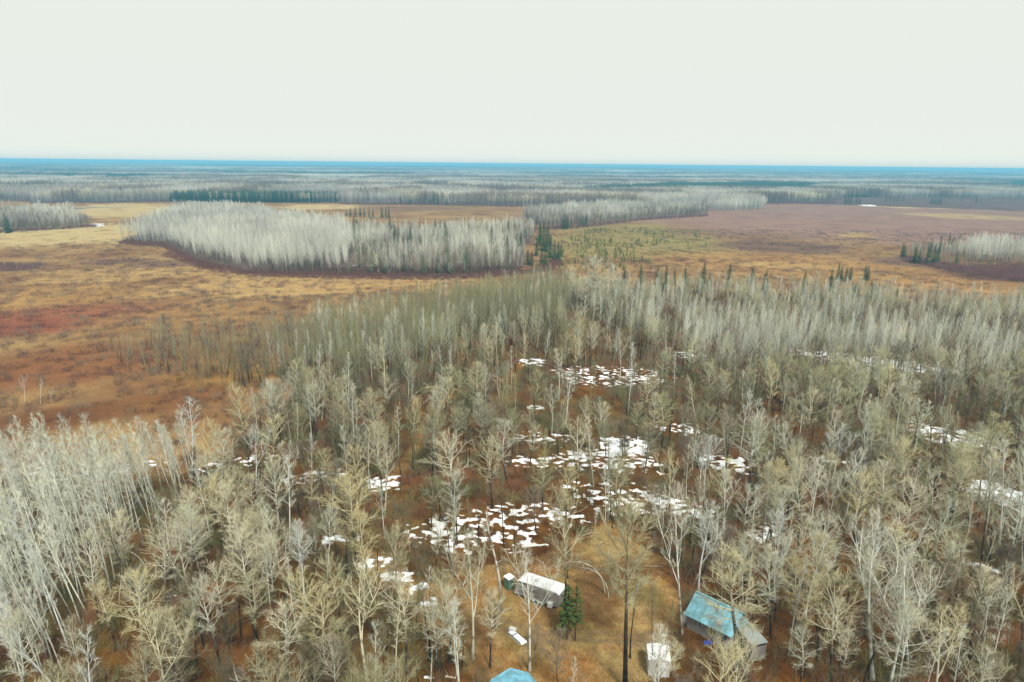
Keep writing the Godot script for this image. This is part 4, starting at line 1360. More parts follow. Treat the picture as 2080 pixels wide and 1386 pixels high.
func build_mid_and_far_forest() -> void:
	var meshes := {"fan": sparse["fan"], "slim": sparse["slim"], "brown": sparse["brown"], "fanT": thin["fan"], "slimT": thin["slim"], "brownT": thin["brown"], "birchT": thin["birch"]}
	var store := {}
	var spruce_far: Array = []
	for k in 4:
		spruce_far.append(make_far_spruce(13.0, 2.1, Color(0.03, 0.095, 0.05)))
	meshes["spruce"] = spruce_far
	for z in ["island", "far_left", "mid_right", "mid_right_two", "right_isle"]:
		for p in random_point_list(zone[z], 2.5):
			if not in_view(p.x, p.y, 25.0):
				continue
			var d := p.length()
			var near := d < 520.0
			var slim: bool = (z == "island" and inside(p, zone["island_slim"])) or (z == "right_isle" and inside(p, zone["right_isle_slim"])) or z == "mid_right_two"
			var patch := wide_noise.get_noise_2d(p.x * 0.8, p.y * 0.5)
			var roll := rng.randf() + patch * 0.35
			var kind := "slim"
			var rim := 0.0
			var reach := 9.0 + 7.0 * mid_noise.get_noise_2d(p.x * 0.3, p.y * 0.3)
			for q in [Vector2(reach, 0), Vector2(-reach, 0), Vector2(0, reach), Vector2(0, -reach)]:
				if not inside(p + q, zone[z]):
					rim += 0.34
			if hides_evergreen(p) or rng.randf() < rim * 0.75 or rng.randf() < 0.22 - 0.5 * patch:
				continue
			var h := rnd(11.5, 16.5) * (1.0 + 0.30 * wide_noise.get_noise_2d(p.x * 1.3, p.y * 0.9 + 800.0) + 0.22 * wide_noise.get_noise_2d(p.x * 0.4, p.y * 0.3 + 60.0)) * (1.0 - 0.45 * minf(rim, 1.0) * rng.randf())
			if not slim:
				if rng.randf() < (0.08 if z == "island" else 0.02):
					add_to(store, "%s|spruce|%d" % [z, rng.randi() % 4], stand(Vector3(p.x, 0, p.y), rnd(0.5, 1.05), rnd(0, TAU), Vector2.ZERO, 0.9), Color(1.7, 1.35, 0.8) * rnd(0.8, 1.5))
					continue
				h *= 0.86
				if roll < 0.50:
					kind = "brown"
					h = rnd(5.0, 9.5)
				elif roll < 0.68:
					kind = "fan"
					h *= rnd(0.75, 1.1)
				elif roll > 0.93 and near:
					kind = "birch"
					h = rnd(10.0, 15.0)
			elif patch > 0.45:
				h *= 0.8
			if kind == "fan" and rng.randf() < 0.35:
				continue
			if z == "right_isle":
				h *= 0.8 if slim else 0.75
			var key := "%s|%s|%d" % [z, kind + ("T" if near or kind == "birch" else ""), rng.randi() % 5]
			var base: float = {"slim": 14.0, "fan": 17.0, "brown": 8.0, "birch": 16.0}[kind]
			var lean := Vector2(rnd(-0.14, 0.0), rnd(-0.04, 0.04)) if z == "island" and slim else Vector2(rnd(-0.06, 0.06), rnd(-0.05, 0.05))
			add_to(store, key, stand(Vector3(p.x, 0, p.y), h / base, rnd(0, TAU), lean, rnd(0.9, 1.2)), pale_tint(p.x, p.y))
	var told := {
		"island": "bare pale wood covering the island between tan marsh and bog", "far_left": "bare grey grove at the far left side of the tan marsh",
		"mid_right": "bare pale grove beyond the bog, with straight white trunks", "mid_right_two": "small pale grove at the far corner of the bog", "right_isle": "bare pale grove standing in the bog on the right",
	}
	for z in told:
		wood_from(store, z + "|", "pale_grove", told[z], meshes, bark_mats[0])

	# forest from one to some thousand metres; its bare twigs read as a purplish grey
	var far_tone := Color(0.88, 0.84, 0.86)
	store = {}
	for p in random_point_list(zone["far_forest"], 6.0):
		var d := p.length()
		if d > 2100.0 or not in_view(p.x, p.y, 40.0):
			continue
		var meadow := hill_noise.get_noise_2d(p.x * 3.0 + 700.0, p.y * 4.0)
		if d > 1150.0 and meadow > 0.36:
			continue
		var conifer := inside(p, zone["conifer_strip"]) or inside(p, zone["conifer_right"]) or inside(p, zone["conifer_right_two"]) or in_belt(p.x, p.y)
		var patch := wide_noise.get_noise_2d(p.x * 0.22, p.y * 0.16)
		if conifer or (patch > 0.36 and d > 1250.0) or rng.randf() < 0.015:
			for m in (5 if conifer else 1):
				add_to(store, "far|spruce|%d" % (rng.randi() % 4), stand(Vector3(p.x + rnd(-4, 4), 0, p.y + rnd(-4, 4)), rnd(0.6, 1.25), rnd(0, TAU), Vector2.ZERO, 1.1), Color.WHITE * rnd(0.8, 1.25))
			continue
		var kind := "slim" if patch < -0.06 else ("fan" if patch < 0.14 else "brown")
		var h := rnd(0.85, 1.1) * (1.9 if kind == "brown" else 1.0)
		if kind == "slim":
			h *= 1.08
		add_to(store, "far|%s|%d" % [kind, rng.randi() % 5], stand(Vector3(p.x, 0, p.y), h, rnd(0, TAU), Vector2(rnd(-0.05, 0.05), 0), rnd(1.1, 1.5) if kind != "brown" else 0.75), pale_tint(p.x, p.y) * far_tone)
		if kind == "slim" and rng.randf() < 0.6:
			add_to(store, "far|%s|%d" % [kind, rng.randi() % 5], stand(Vector3(p.x + rnd(1, 3), 0, p.y + rnd(1, 3)), h * rnd(0.9, 1.05), rnd(0, TAU), Vector2(rnd(-0.05, 0.05), 0), rnd(1.0, 1.4)), pale_tint(p.x, p.y) * far_tone)
	wood_from(store, "far|", "distant_forest", "grey bare forest with dark conifer stands beyond the marsh", meshes, bark_mats[0])

	# out to the horizon: clumps of many crowns
	store = {}
	var clumps := {"slim": [], "fan": [], "brown": [], "spruce": []}
	for k in 4:
		var wide := 26.0
		var many := 1
		clumps["slim"].append(make_clump("slim", wide, 34 * many))
		clumps["fan"].append(make_clump("fan", wide, 26 * many))
		clumps["brown"].append(make_clump("brown", wide, 60 * many))
		var s := Shape.new()
		for m in 40 * many:
			var x := rnd(-0.5, 0.5) * wide
			var z := rnd(-0.5, 0.5) * wide
			var h := rnd(10, 15)
			var sh := rnd(0.7, 1.2)
			for q in 4:
				s.cone(Vector3(x, h * q * 0.2, z), Vector3(x, h * (0.45 + 0.18 * q), z), 2.0 - q * 0.42, Color(0.02 * sh, 0.06 * sh, 0.045 * sh))
		clumps["spruce"].append(s.mesh())
	var d := 1900.0
	while d < 10500.0:
		var step := clampf(d * 0.008, 18.0, 27.0)
		var n := int(1.7 * d / step)
		for k in n:
			var x := (float(k) / n - 0.5) * 1.7 * d + rnd(-0.5, 0.5) * step
			var z := -sqrt(maxf(d * d - x * x * 0.35, 100.0)) + rnd(-0.5, 0.5) * step
			var meadow := hill_noise.get_noise_2d(x * 3.0 + 700.0, z * 4.0)
			if meadow > 0.36 and not in_belt(x, z):
				continue
			var patch := hill_noise.get_noise_2d(x * 1.8 - 3000.0, z * 6.0 + 500.0)
			var kind := "slim" if patch < -0.08 else ("fan" if patch < 0.08 else ("brown" if patch < 0.20 else "spruce"))
			if in_belt(x, z):
				kind = "spruce"
			var size := clampf(step / 22.0, 0.9, 1.15)
			add_to(store, "out|%s|%d" % [kind, rng.randi() % 4], Transform3D(Basis(Vector3.UP, rnd(0, TAU)) * Basis.from_scale(Vector3(size, rnd(0.85, 1.1) * (1.9 if kind == "brown" else 1.0), size)), Vector3(x, terrain(x, z) - 0.3, z)), pale_tint(x * 0.2, z * 0.2) * far_tone if kind != "spruce" else Color.WHITE * rnd(0.8, 1.2))
		d += step
	wood_from(store, "out|", "horizon_forest", "blue hazy forest reaching out to the horizon", clumps, bark_mats[0])


# ---------------------------------------------------------------- brush, grass and litter

func make_bush(stems: int, h: float, wide: float, r: float) -> Mesh:
	var s := Shape.new()
	for k in stems:
		var az := rnd(0, TAU)
		var o := sqrt(rng.randf()) * wide * 0.45
		var p := Vector3(cos(az) * o, -0.05, sin(az) * o)
		var hh := h * rnd(0.55, 1.05)
		var d := Vector3(cos(az) * rnd(0.1, 0.5), 1.0, sin(az) * rnd(0.1, 0.5)).normalized()
		var sh := rnd(0.7, 1.25)
		var c := Color(sh, sh, sh)
		s.cone(p, p + d * hh, r, c)
		for m in 4:
			var q := p + d * hh * rnd(0.3, 0.85)
			var dd := turned(d, rnd(0.3, 0.8))
			s.cone(q, q + dd * hh * rnd(0.25, 0.5), r * 0.7, c * rnd(0.85, 1.2))
	return s.mesh()


func make_tuft(blades: int, h: float, wide: float, r: float) -> Mesh:
	var s := Shape.new()
	for k in blades:
		var az := rnd(0, TAU)
		var o := sqrt(rng.randf()) * wide * 0.5
		var p := Vector3(cos(az) * o, -0.02, sin(az) * o)
		var d := Vector3(cos(az + rnd(-1, 1)) * rnd(0.2, 1.1), 1.0, sin(az + rnd(-1, 1)) * rnd(0.2, 1.1)).normalized()
		var sh := rnd(0.7, 1.25)
		s.cone(p, p + d * h * rnd(0.5, 1.1), r, Color(sh, sh, sh))
	return s.mesh()


func build_brush() -> void:
	var bushes: Array = []
	for k in 4:
		bushes.append(make_bush(18, 1.0, 0.8, 0.011))
	var tufts: Array = []
	for k in 4:
		tufts.append(make_tuft(22, 0.42, 0.6, 0.014))
	var under: Array = []
	var bog: Array = []
	var grass: Array = []
	for k in 4:
		under.append(Scatter.new())
		bog.append(Scatter.new())
		grass.append(Scatter.new())
	# undergrowth of the near forest
	for p in random_point_list(zone["near"], 1.25):
		if not in_view(p.x, p.y, 4.0):
			continue
		var d := p.length()
		if d > 190.0 and rng.randf() < 0.5:
			continue
		var a := wide_noise.get_noise_2d(p.x * 1.7 + 50.0, p.y * 1.7)
		var b := mid_noise.get_noise_2d(p.x, p.y)
		var open := inside(p, zone["clearing"]) or trail_distance(p) < 0.8
		if open:
			if rng.randf() < 0.9:
				var c := soil_color(p.x, p.y)
				var k2 := rnd(0.95, 1.5)
				grass[rng.randi() % 4].add(stand(Vector3(p.x, 0, p.y), rnd(0.5, 1.1), rnd(0, TAU), Vector2.ZERO, 1.3), Color(c.r * k2, c.g * k2 * 1.04, c.b * k2))
			continue
		if rng.randf() > 0.58 + 0.9 * a or snow_covers(p) or not free_of_things(p, 0.2):
			if rng.randf() < 0.5:
				var c := soil_color(p.x, p.y)
				grass[rng.randi() % 4].add(stand(Vector3(p.x, 0, p.y), rnd(0.4, 0.9), rnd(0, TAU), Vector2.ZERO, 1.6), Color(c.r * rnd(1.0, 1.7), c.g * rnd(1.0, 1.7), c.b * 1.3))
			continue
		var col := Color(0.175, 0.145, 0.085)
		if b > 0.22:
			col = Color(0.23, 0.11, 0.06)
		elif b < -0.15:
			col = Color(0.165, 0.165, 0.07)
		under[rng.randi() % 4].add(stand(Vector3(p.x, 0, p.y), rnd(0.7, 2.7), rnd(0, TAU), Vector2(rnd(-0.2, 0.2), rnd(-0.2, 0.2)), 1.1), col * rnd(0.8, 1.3))
	for k in 2:
		# finer grass of the clearing
		for p in random_point_list(zone["clearing"], 0.55):
			if p.y < -120.0 or not free_of_things(p, -0.9):
				continue
			var c := soil_color(p.x, p.y)
			var k2 := rnd(0.6, 1.75)
			grass[rng.randi() % 4].add(stand(Vector3(p.x, 0, p.y), rnd(0.35, 1.05), rnd(0, TAU), Vector2.ZERO, 1.4), Color(minf(c.r * k2, 0.7), minf(c.g * k2 * 1.05, 0.55), minf(c.b * k2 * 1.1, 0.32)))
	# heath and tussocks of the bog
	var marsh := PackedVector2Array([Vector2(-420, -620), Vector2(460, -620), Vector2(330, -95), Vector2(-330, -85)])
	var step := 1.7
	for p in random_point_list(marsh, step):
		var d := p.length()
		if not in_view(p.x, p.y, 3.0) or inside(p, zone["near"]) or inside(p, zone["island"]) or (d > 300.0 and rng.randf() < 0.45) or (d > 430.0 and rng.randf() < 0.5):
			continue
		var c := soil_color(p.x, p.y)
		var b := mid_noise.get_noise_2d(p.x, p.y)
		var a := wide_noise.get_noise_2d(p.x * 1.4 + 500.0, p.y * 1.4)
		var big := 1.0 + clampf((d - 200.0) / 300.0, 0.0, 1.0)
		if b + 0.8 * a + rnd(-0.25, 0.25) > 0.12 and rng.randf() < 0.8 and c.g < 0.36:
			bog[rng.randi() % 4].add(stand(Vector3(p.x, 0, p.y), rnd(0.6, 1.5), rnd(0, TAU), Vector2(rnd(-0.2, 0.2), 0), 1.5 * big), Color(c.r * 0.5 + 0.05, c.g * 0.5 + 0.03, c.b * 0.6 + 0.03) * rnd(0.55, 1.35))
		elif rng.randf() < 0.045 and d < 360.0 and p.x < 40.0:
			bog[rng.randi() % 4].add(stand(Vector3(p.x, 0, p.y), rnd(1.6, 3.0), rnd(0, TAU), Vector2(rnd(-0.1, 0.1), 0), 1.1), Color(0.20, 0.17, 0.115) * rnd(0.7, 1.3))
		elif rng.randf() < 0.75:
			var k2 := rnd(0.55, 1.6)
			grass[rng.randi() % 4].add(stand(Vector3(p.x, 0, p.y), rnd(0.5, 1.15), rnd(0, TAU), Vector2.ZERO, 1.6 * big), Color(minf(c.r * k2, 0.66), minf(c.g * k2 * 1.03, 0.52), minf(c.b * k2, 0.3)))
	# dark brush round the islands and the groves
	for row in [
		[[238, 496, 330, 503, 400, 540, 500, 563, 700, 568, 900, 570, 1090, 558, 1145, 538, 1130, 528, 1080, 550, 900, 560, 700, 557, 500, 553, 400, 527, 330, 494, 260, 486], 1.6, Color(0.14, 0.062, 0.052), 1.8],
		[[400, 545, 330, 520, 340, 512, 400, 530, 440, 548, 470, 560], 1.8, Color(0.15, 0.06, 0.05), 1.6], [[-60, 552, 40, 552, 80, 545, 40, 536, -60, 534], 2.0, Color(0.16, 0.085, 0.075), 1.9], [[195, 540, 270, 536, 320, 528, 270, 524, 200, 530], 2.0, Color(0.17, 0.09, 0.08), 1.3],
		[[-300, 484, 0, 474, 120, 467, 196, 461, 190, 458, 120, 464, -300, 478], 2.4, Color(0.13, 0.06, 0.06), 2.2], [[1830, 530, 1900, 545, 1960, 556, 2080, 575, 2300, 580, 2300, 540, 2060, 538, 1960, 542, 1900, 532, 1838, 520], 1.8, Color(0.15, 0.068, 0.062), 1.9],
		[[1060, 470, 1190, 464, 1300, 449, 1440, 440, 1438, 436, 1300, 444, 1190, 458, 1060, 464], 2.8, Color(0.15, 0.07, 0.07), 2.0], [[60, 414, 200, 414, 345, 411, 345, 409, 200, 411.5, 60, 411.5], 4.0, Color(0.13, 0.065, 0.07), 2.4],
		[[690, 416, 900, 419, 1100, 422, 1100, 419.5, 900, 415.5, 690, 413], 4.0, Color(0.14, 0.07, 0.07), 2.4], [[340, 445, 355, 450, 350, 436, 338, 433], 2.6, Color(0.2, 0.08, 0.07), 2.4], [[1560, 416, 1700, 414, 1700, 410, 1560, 412], 4.0, Color(0.15, 0.08, 0.08), 2.2],
	]:
		for p in random_point_list(outline(row[0]), row[1]):
			if rng.randf() < 0.85:
				bog[rng.randi() % 4].add(stand(Vector3(p.x, 0, p.y), row[3] * rnd(0.6, 1.2), rnd(0, TAU), Vector2.ZERO, 1.5), Color(row[2]) * rnd(0.75, 1.35))
	var u := Node3D.new()
	for row in [["undergrowth", under, bushes, "brown leafless undergrowth between the trees"], ["bog_shrubs", bog, bushes, "low russet and plum shrubs scattered over the bog"], ["dry_grass", grass, tufts, "dry tan grass tufts and leaf litter"]]:
		var w := Node3D.new()
		w.name = row[0]
		add_child(w, true)
		describe(w, row[3], "", "", "stuff")
		for k in 4:
			scatter_node("tufts", row[2][k], plant_mat, row[1][k], "", w)
	u.free()
	# stunted spruces of the bog
	var s: Array = [Scatter.new(), Scatter.new(), Scatter.new()]
	for p in random_point_list(zone["bog_spruce"], 4.2):
		var n := wide_noise.get_noise_2d(p.x * 0.9 + 200.0, p.y * 0.6)
		if rng.randf() < 0.42 + 0.9 * n - clampf((p.x - 60.0) / 160.0, 0.0, 0.35):
			s[rng.randi() % 3].add(stand(Vector3(p.x, 0, p.y), rnd(0.4, 1.35), rnd(0, TAU), Vector2(rnd(-0.06, 0.06), 0), 1.0), Color.WHITE * rnd(0.7, 1.25))
	var w := Node3D.new()
	w.name = "stunted_bog_spruces"
	add_child(w, true)
	describe(w, "stunted olive-green spruces dotted over the bog", "", "", "stuff")
	for k in 3:
		scatter_node("spruces", small_spruces[k], plant_mat, s[k], "", w)


# ---------------------------------------------------------------- buildings

func build_buildings() -> void:
	landmarks.append([Vector2(4.0, -78.6), "the white-roofed camper"])
	landmarks.append([Vector2(25.8, -72.6), "the teal-roofed cabin"])
	landmarks.append([Vector2(16.7, -65.9), "the small white shed"])
	landmarks.append([Vector2(1.2, -58.5), "the blue-roofed cabin"])
	landmarks.append([spot(520, 1302), "the yellowish round-crowned tree at left"])
	landmarks.append([spot(1690, 1402), "the widest fan crown at right"])
	landmarks.append([spot(1804, 1410), "the twin tall birches at right"])
	landmarks.append([spot(260, 1145), "the bent birches of the left stand"])
	landmarks.append([spot(110, 1400), "the steep birch at lower left"])
	landmarks.append([spot(748, 1400), "the many-stemmed birch at lower left"])
	landmarks.append([spot(1990, 1186), "the big dark trunk at far right"])
	landmarks.append([spot(828, 842), "the arched birches by the trail"])
	landmarks.append([spot(1355, 1046), "the forked birch behind the clearing"])
	landmarks.append([spot(1760, 936), "the white skeleton birch at right"])
	camper()
	booth()
	teal_cabin()
	annex()
	shed()
	blue_cabin()


func camper() -> void:
	var o := thing("camper", "white-roofed camper trailer with dull grey-brown side, in the clearing", "camper", Vector3(4.05, 0, -78.55), deg_to_rad(-29.0))
	var L := 6.3
	var W := 2.15
	var s := Shape.new()
	s.prism(PackedVector2Array([Vector2(-3.15, 0.75), Vector2(-3.15, 1.75), Vector2(-2.95, 2.3), Vector2(-2.6, 2.52), Vector2(2.75, 2.52), Vector2(3.05, 2.3), Vector2(3.15, 1.8), Vector2(3.15, 0.8), Vector2(2.9, 0.55), Vector2(-2.9, 0.5)]), -W / 2, W / 2)
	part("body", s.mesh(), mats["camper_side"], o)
	var r := Shape.new()
	r.prism(PackedVector2Array([Vector2(-3.0, 2.31), Vector2(-2.64, 2.56), Vector2(-2.4, 2.62), Vector2(2.6, 2.62), Vector2(2.82, 2.555), Vector2(3.1, 2.32), Vector2(3.0, 2.30), Vector2(2.75, 2.523), Vector2(-2.6, 2.523), Vector2(-2.94, 2.29)]), -W / 2 - 0.04, W / 2 + 0.04)
	var roof := part("roof", r.mesh(), mats["camper_roof"], o)
	part("roof_vent", box(0.45, 0.14, 0.45), mats["dull_white"], roof, Vector3(-0.6, 2.69, 0.1))
	part("roof_vent", box(0.7, 0.2, 0.6), mats["white_metal"], roof, Vector3(1.2, 2.72, -0.1))
	part("side_stripe", box(5.9, 0.22, 0.02), mats["dull_pane"], o, Vector3(0, 1.02, W / 2 + 0.012))
	for x in [-2.1, -0.4, 1.7]:
		var w := part("window", box(0.95, 0.5, 0.04), mats["camper_side"], o, Vector3(x, 1.68, W / 2 + 0.015))
		part("pane", box(0.85, 0.4, 0.03), mats["dull_pane"], w, Vector3(0, 0, 0.012))
	var rear := part("window", box(0.04, 0.55, 1.3), mats["steel"], o, Vector3(-3.165, 1.45, 0))
	part("pane", box(0.03, 0.45, 1.2), mats["dark_glass"], rear, Vector3(-0.012, 0, 0))
	var door := part("door", box(0.68, 1.7, 0.045), mats["grey_wood"], o, Vector3(0.72, 1.45, W / 2 + 0.015))
	part("handle", box(0.1, 0.05, 0.05), mats["rubber"], door, Vector3(0.25, -0.1, 0.04))
	part("step", box(0.6, 0.06, 0.35), mats["steel"], o, Vector3(0.72, 0.42, W / 2 + 0.2))
	part("propane_locker", box(0.55, 0.6, 0.5), mats["white_metal"], o, Vector3(2.0, 0.75, W / 2 + 0.26))
	for x in [-0.55, 0.25]:
		for z in [-1.0, 1.0]:
			var wheel := part("wheel", rod(0.33, 0.33, 0.2, 18), mats["rubber"], o, Vector3(x, 0.33, z * (W / 2 - 0.1)), Vector3(PI / 2, 0, 0))
			part("rim", rod(0.18, 0.18, 0.22, 14), mats["white_metal"], wheel)
	var h := Shape.new()
	h.prism(PackedVector2Array([Vector2(3.0, 0.42), Vector2(3.0, 0.54), Vector2(4.1, 0.5), Vector2(4.1, 0.42)]), -0.06, 0.06)
	part("hitch", h.mesh(), mats["rubber"], o)
	part("jack", rod(0.05, 0.05, 0.5, 8), mats["steel"], o, Vector3(3.9, 0.25, 0))
	part("bumper", box(0.14, 0.16, 2.1), mats["white_metal"], o, Vector3(-3.24, 0.55, 0))


func booth() -> void:
	var o := thing("hunting_booth", "small green cloth-sided booth with flat white roof beside the camper", "booth", Vector3(-0.08, 0, -81.0), deg_to_rad(42.0))
	for k in 4:
		var a := k * PI / 2
		part("wall", box(0.96, 1.6, 0.05), mats["green_cloth"], o, Vector3(sin(a) * 0.48, 0.85, cos(a) * 0.48), Vector3(0, a, 0))
	part("roof", box(1.12, 0.08, 1.12), mats["white_metal"], o, Vector3(0, 1.72, 0), Vector3(0.03, 0, 0.02))
	part("window", box(0.5, 0.25, 0.03), mats["dark_glass"], o, Vector3(0, 1.25, 0.52))
	part("base", box(1.0, 0.1, 1.0), mats["dark_wood"], o, Vector3(0, 0.05, 0))


func gable_roof(s: Shape, half_len: float, half_wide: float, eave: float, ridge: float, thick: float, sheet: float) -> void:
	# standing-seam sheets, each with a raised rib
	for side in [-1.0, 1.0]:
		var n := int(2.0 * half_len / sheet)
		for k in n:
			var x0 := -half_len + 2.0 * half_len * k / n
			var x1 := -half_len + 2.0 * half_len * (k + 1) / n - 0.012
			var a := Vector3(x0, ridge, 0)
			var b := Vector3(x1, ridge, 0)
			var c := Vector3(x1, eave, side * half_wide)
			var d := Vector3(x0, eave, side * half_wide)
			var q := PackedVector3Array([a, b, c, d]) if side > 0 else PackedVector3Array([b, a, d, c])
			s.face(q)
			var down := Vector3(0, -thick, 0)
			var under := PackedVector3Array()
			for m in 4:
				under.append(q[3 - m] + down)
			s.face(under)
			s.face(PackedVector3Array([q[3], q[2], q[2] + down, q[3] + down]))
			if k > 0:
				var up := Vector3(0, 0.045, 0)
				var wv := Vector3(0.025, 0, 0)
				s.face(PackedVector3Array([a - wv + up, a + wv + up, d + wv + up, d - wv + up]) if side > 0 else PackedVector3Array([a + wv + up, a - wv + up, d - wv + up, d + wv + up]))
				s.face(PackedVector3Array([a + wv + up, a + wv, d + wv, d + wv + up]) if side > 0 else PackedVector3Array([a + wv, a + wv + up, d + wv + up, d + wv]))
				s.face(PackedVector3Array([a - wv, a - wv + up, d - wv + up, d - wv]) if side > 0 else PackedVector3Array([a - wv + up, a - wv, d - wv, d - wv + up]))


func gable_walls(o: Node3D, half_len: float, half_wide: float, eave: float, ridge: float, mat: Material) -> void:
	for z in [-1.0, 1.0]:
		part("wall", box(2.0 * half_len, eave, 0.12), mat, o, Vector3(0, eave / 2, z * (half_wide - 0.06)))
	for x in [-1.0, 1.0]:
		var s := Shape.new()
		s.prism(PackedVector2Array([Vector2(-half_wide + 0.125, 0), Vector2(-half_wide + 0.125, eave), Vector2(0, ridge - 0.1), Vector2(half_wide - 0.125, eave), Vector2(half_wide - 0.125, 0)]), -0.06, 0.06)
		part("wall", s.mesh(), mat, o, Vector3(x * (half_len - 0.06), 0, 0), Vector3(0, PI / 2, 0))


func window_on(o: Node, at: Vector3, turn: float, w: float, h: float) -> void:
	var f := part("window", box(w, h, 0.06), mats["dull_white"], o, at, Vector3(0, turn, 0))
	for x in [-0.25, 0.25]:
		part("pane", box(w * 0.42, h * 0.82, 0.05), mats["dull_pane"], f, Vector3(x * w, 0, 0.012))


func teal_cabin() -> void:
	var o := thing("teal_roofed_cabin", "grey-white cabin with teal metal gable roof under a cream-crowned tree", "cabin", Vector3(25.3, 0, -72.75), deg_to_rad(-43.4))
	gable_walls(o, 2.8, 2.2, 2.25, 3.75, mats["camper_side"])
	var s := Shape.new()
	gable_roof(s, 3.1, 2.65, 2.1, 3.95, 0.07, 0.48)
	var roof := part("roof", s.mesh(), mats["teal_roof"], o)
	part("ridge_cap", box(6.2, 0.06, 0.3), mats["teal_roof"], roof, Vector3(0, 3.99, 0))
	part("skylight", box(0.9, 0.05, 0.6), mats["grey_roof"], roof, Vector3(1.1, 2.77, 1.9), Vector3(0.61, 0, 0))
	part("stovepipe", rod(0.1, 0.1, 1.2, 12), mats["steel"], roof, Vector3(0.4, 4.0, 0.9))
	window_on(o, Vector3(-1.4, 1.35, 2.2), 0.0, 1.1, 0.8)
	window_on(o, Vector3(1.9, 1.35, 2.2), 0.0, 1.1, 0.8)
	var door := part("door", box(0.9, 1.95, 0.06), mats["dark_wood"], o, Vector3(0.35, 1.0, 2.2))
	part("handle", box(0.06, 0.12, 0.06), mats["steel"], door, Vector3(0.35, 0, 0.04))
	var g := thing("gas_tank", "small white gas tank at the near left corner of the teal-roofed cabin", "gas tank", Vector3(21.75, 0, -73.9), 0.4)
	var body := CapsuleMesh.new()
	body.radius = 0.36
	body.height = 1.6
	part("tank", body, mats["white_metal"], g, Vector3(0, 0.95, 0))
	part("valve_cap", rod(0.13, 0.1, 0.2, 12), mats["dull_white"], g, Vector3(0, 1.82, 0))
	part("stand", rod(0.32, 0.34, 0.3, 16), mats["steel"], g, Vector3(0, 0.15, 0))


func annex() -> void:
	var o := thing("open_lean_to", "grey flat-roofed lean-to beside the teal-roofed cabin", "shed", Vector3(28.0, 0, -70.1), deg_to_rad(-76.0))
	part("roof", box(5.4, 0.07, 2.0), mats["grey_roof"], o, Vector3(0, 2.16, 0), Vector3(0.05, 0, 0.03))
	part("roof_sheet", box(2.2, 0.04, 1.6), mats["teal_roof"], o, Vector3(-1.4, 2.27, 0.1), Vector3(0.05, 0, 0.03))
	for x in [-2.5, 0.0, 2.5]:
		for z in [-0.85, 0.85]:
			part("post", box(0.12, 2.05, 0.12), mats["grey_wood"], o, Vector3(x, 1.02, z))
	part("back_wall", box(5.0, 1.8, 0.06), mats["grey_wood"], o, Vector3(0, 0.95, -0.94))
	part("side_wall", box(0.06, 1.8, 1.66), mats["camper_side"], o, Vector3(2.6, 0.95, 0))


func shed() -> void:
	var o := thing("white_shed", "small white shed with pale metal walls and low white roof", "shed", Vector3(16.75, 0, -65.95), deg_to_rad(-6.0))
	var hx := 1.15
	var hz := 1.2
	for z in [-1.0, 1.0]:
		part("wall", box(hx * 2.0, 2.1, 0.06), mats["dull_white"], o, Vector3(0, 1.08, z * (hz - 0.03)))
	for x in [-1.0, 1.0]:
		part("wall", box(0.06, 2.1, hz * 2.0 - 0.13), mats["dull_white"], o, Vector3(x * (hx - 0.03), 1.08, 0))
	var s := Shape.new()
	s.prism(PackedVector2Array([Vector2(-hx - 0.1, 2.12), Vector2(-hx - 0.08, 2.18), Vector2(-0.5, 2.4), Vector2(0.5, 2.4), Vector2(hx + 0.08, 2.18), Vector2(hx + 0.1, 2.12)]), -hz - 0.1, hz + 0.1)
	part("roof", s.mesh(), mats["camper_roof"], o)
	var door := part("door", box(0.95, 1.8, 0.05), mats["white_metal"], o, Vector3(0.3, 0.98, hz + 0.015))
	part("handle", box(0.08, 0.14, 0.05), mats["steel"], door, Vector3(0.36, 0, 0.04))
	for x in [-0.9, 0.9]:
		part("skid", box(0.12, 0.1, 2.5), mats["dark_wood"], o, Vector3(x, 0.03, 0))


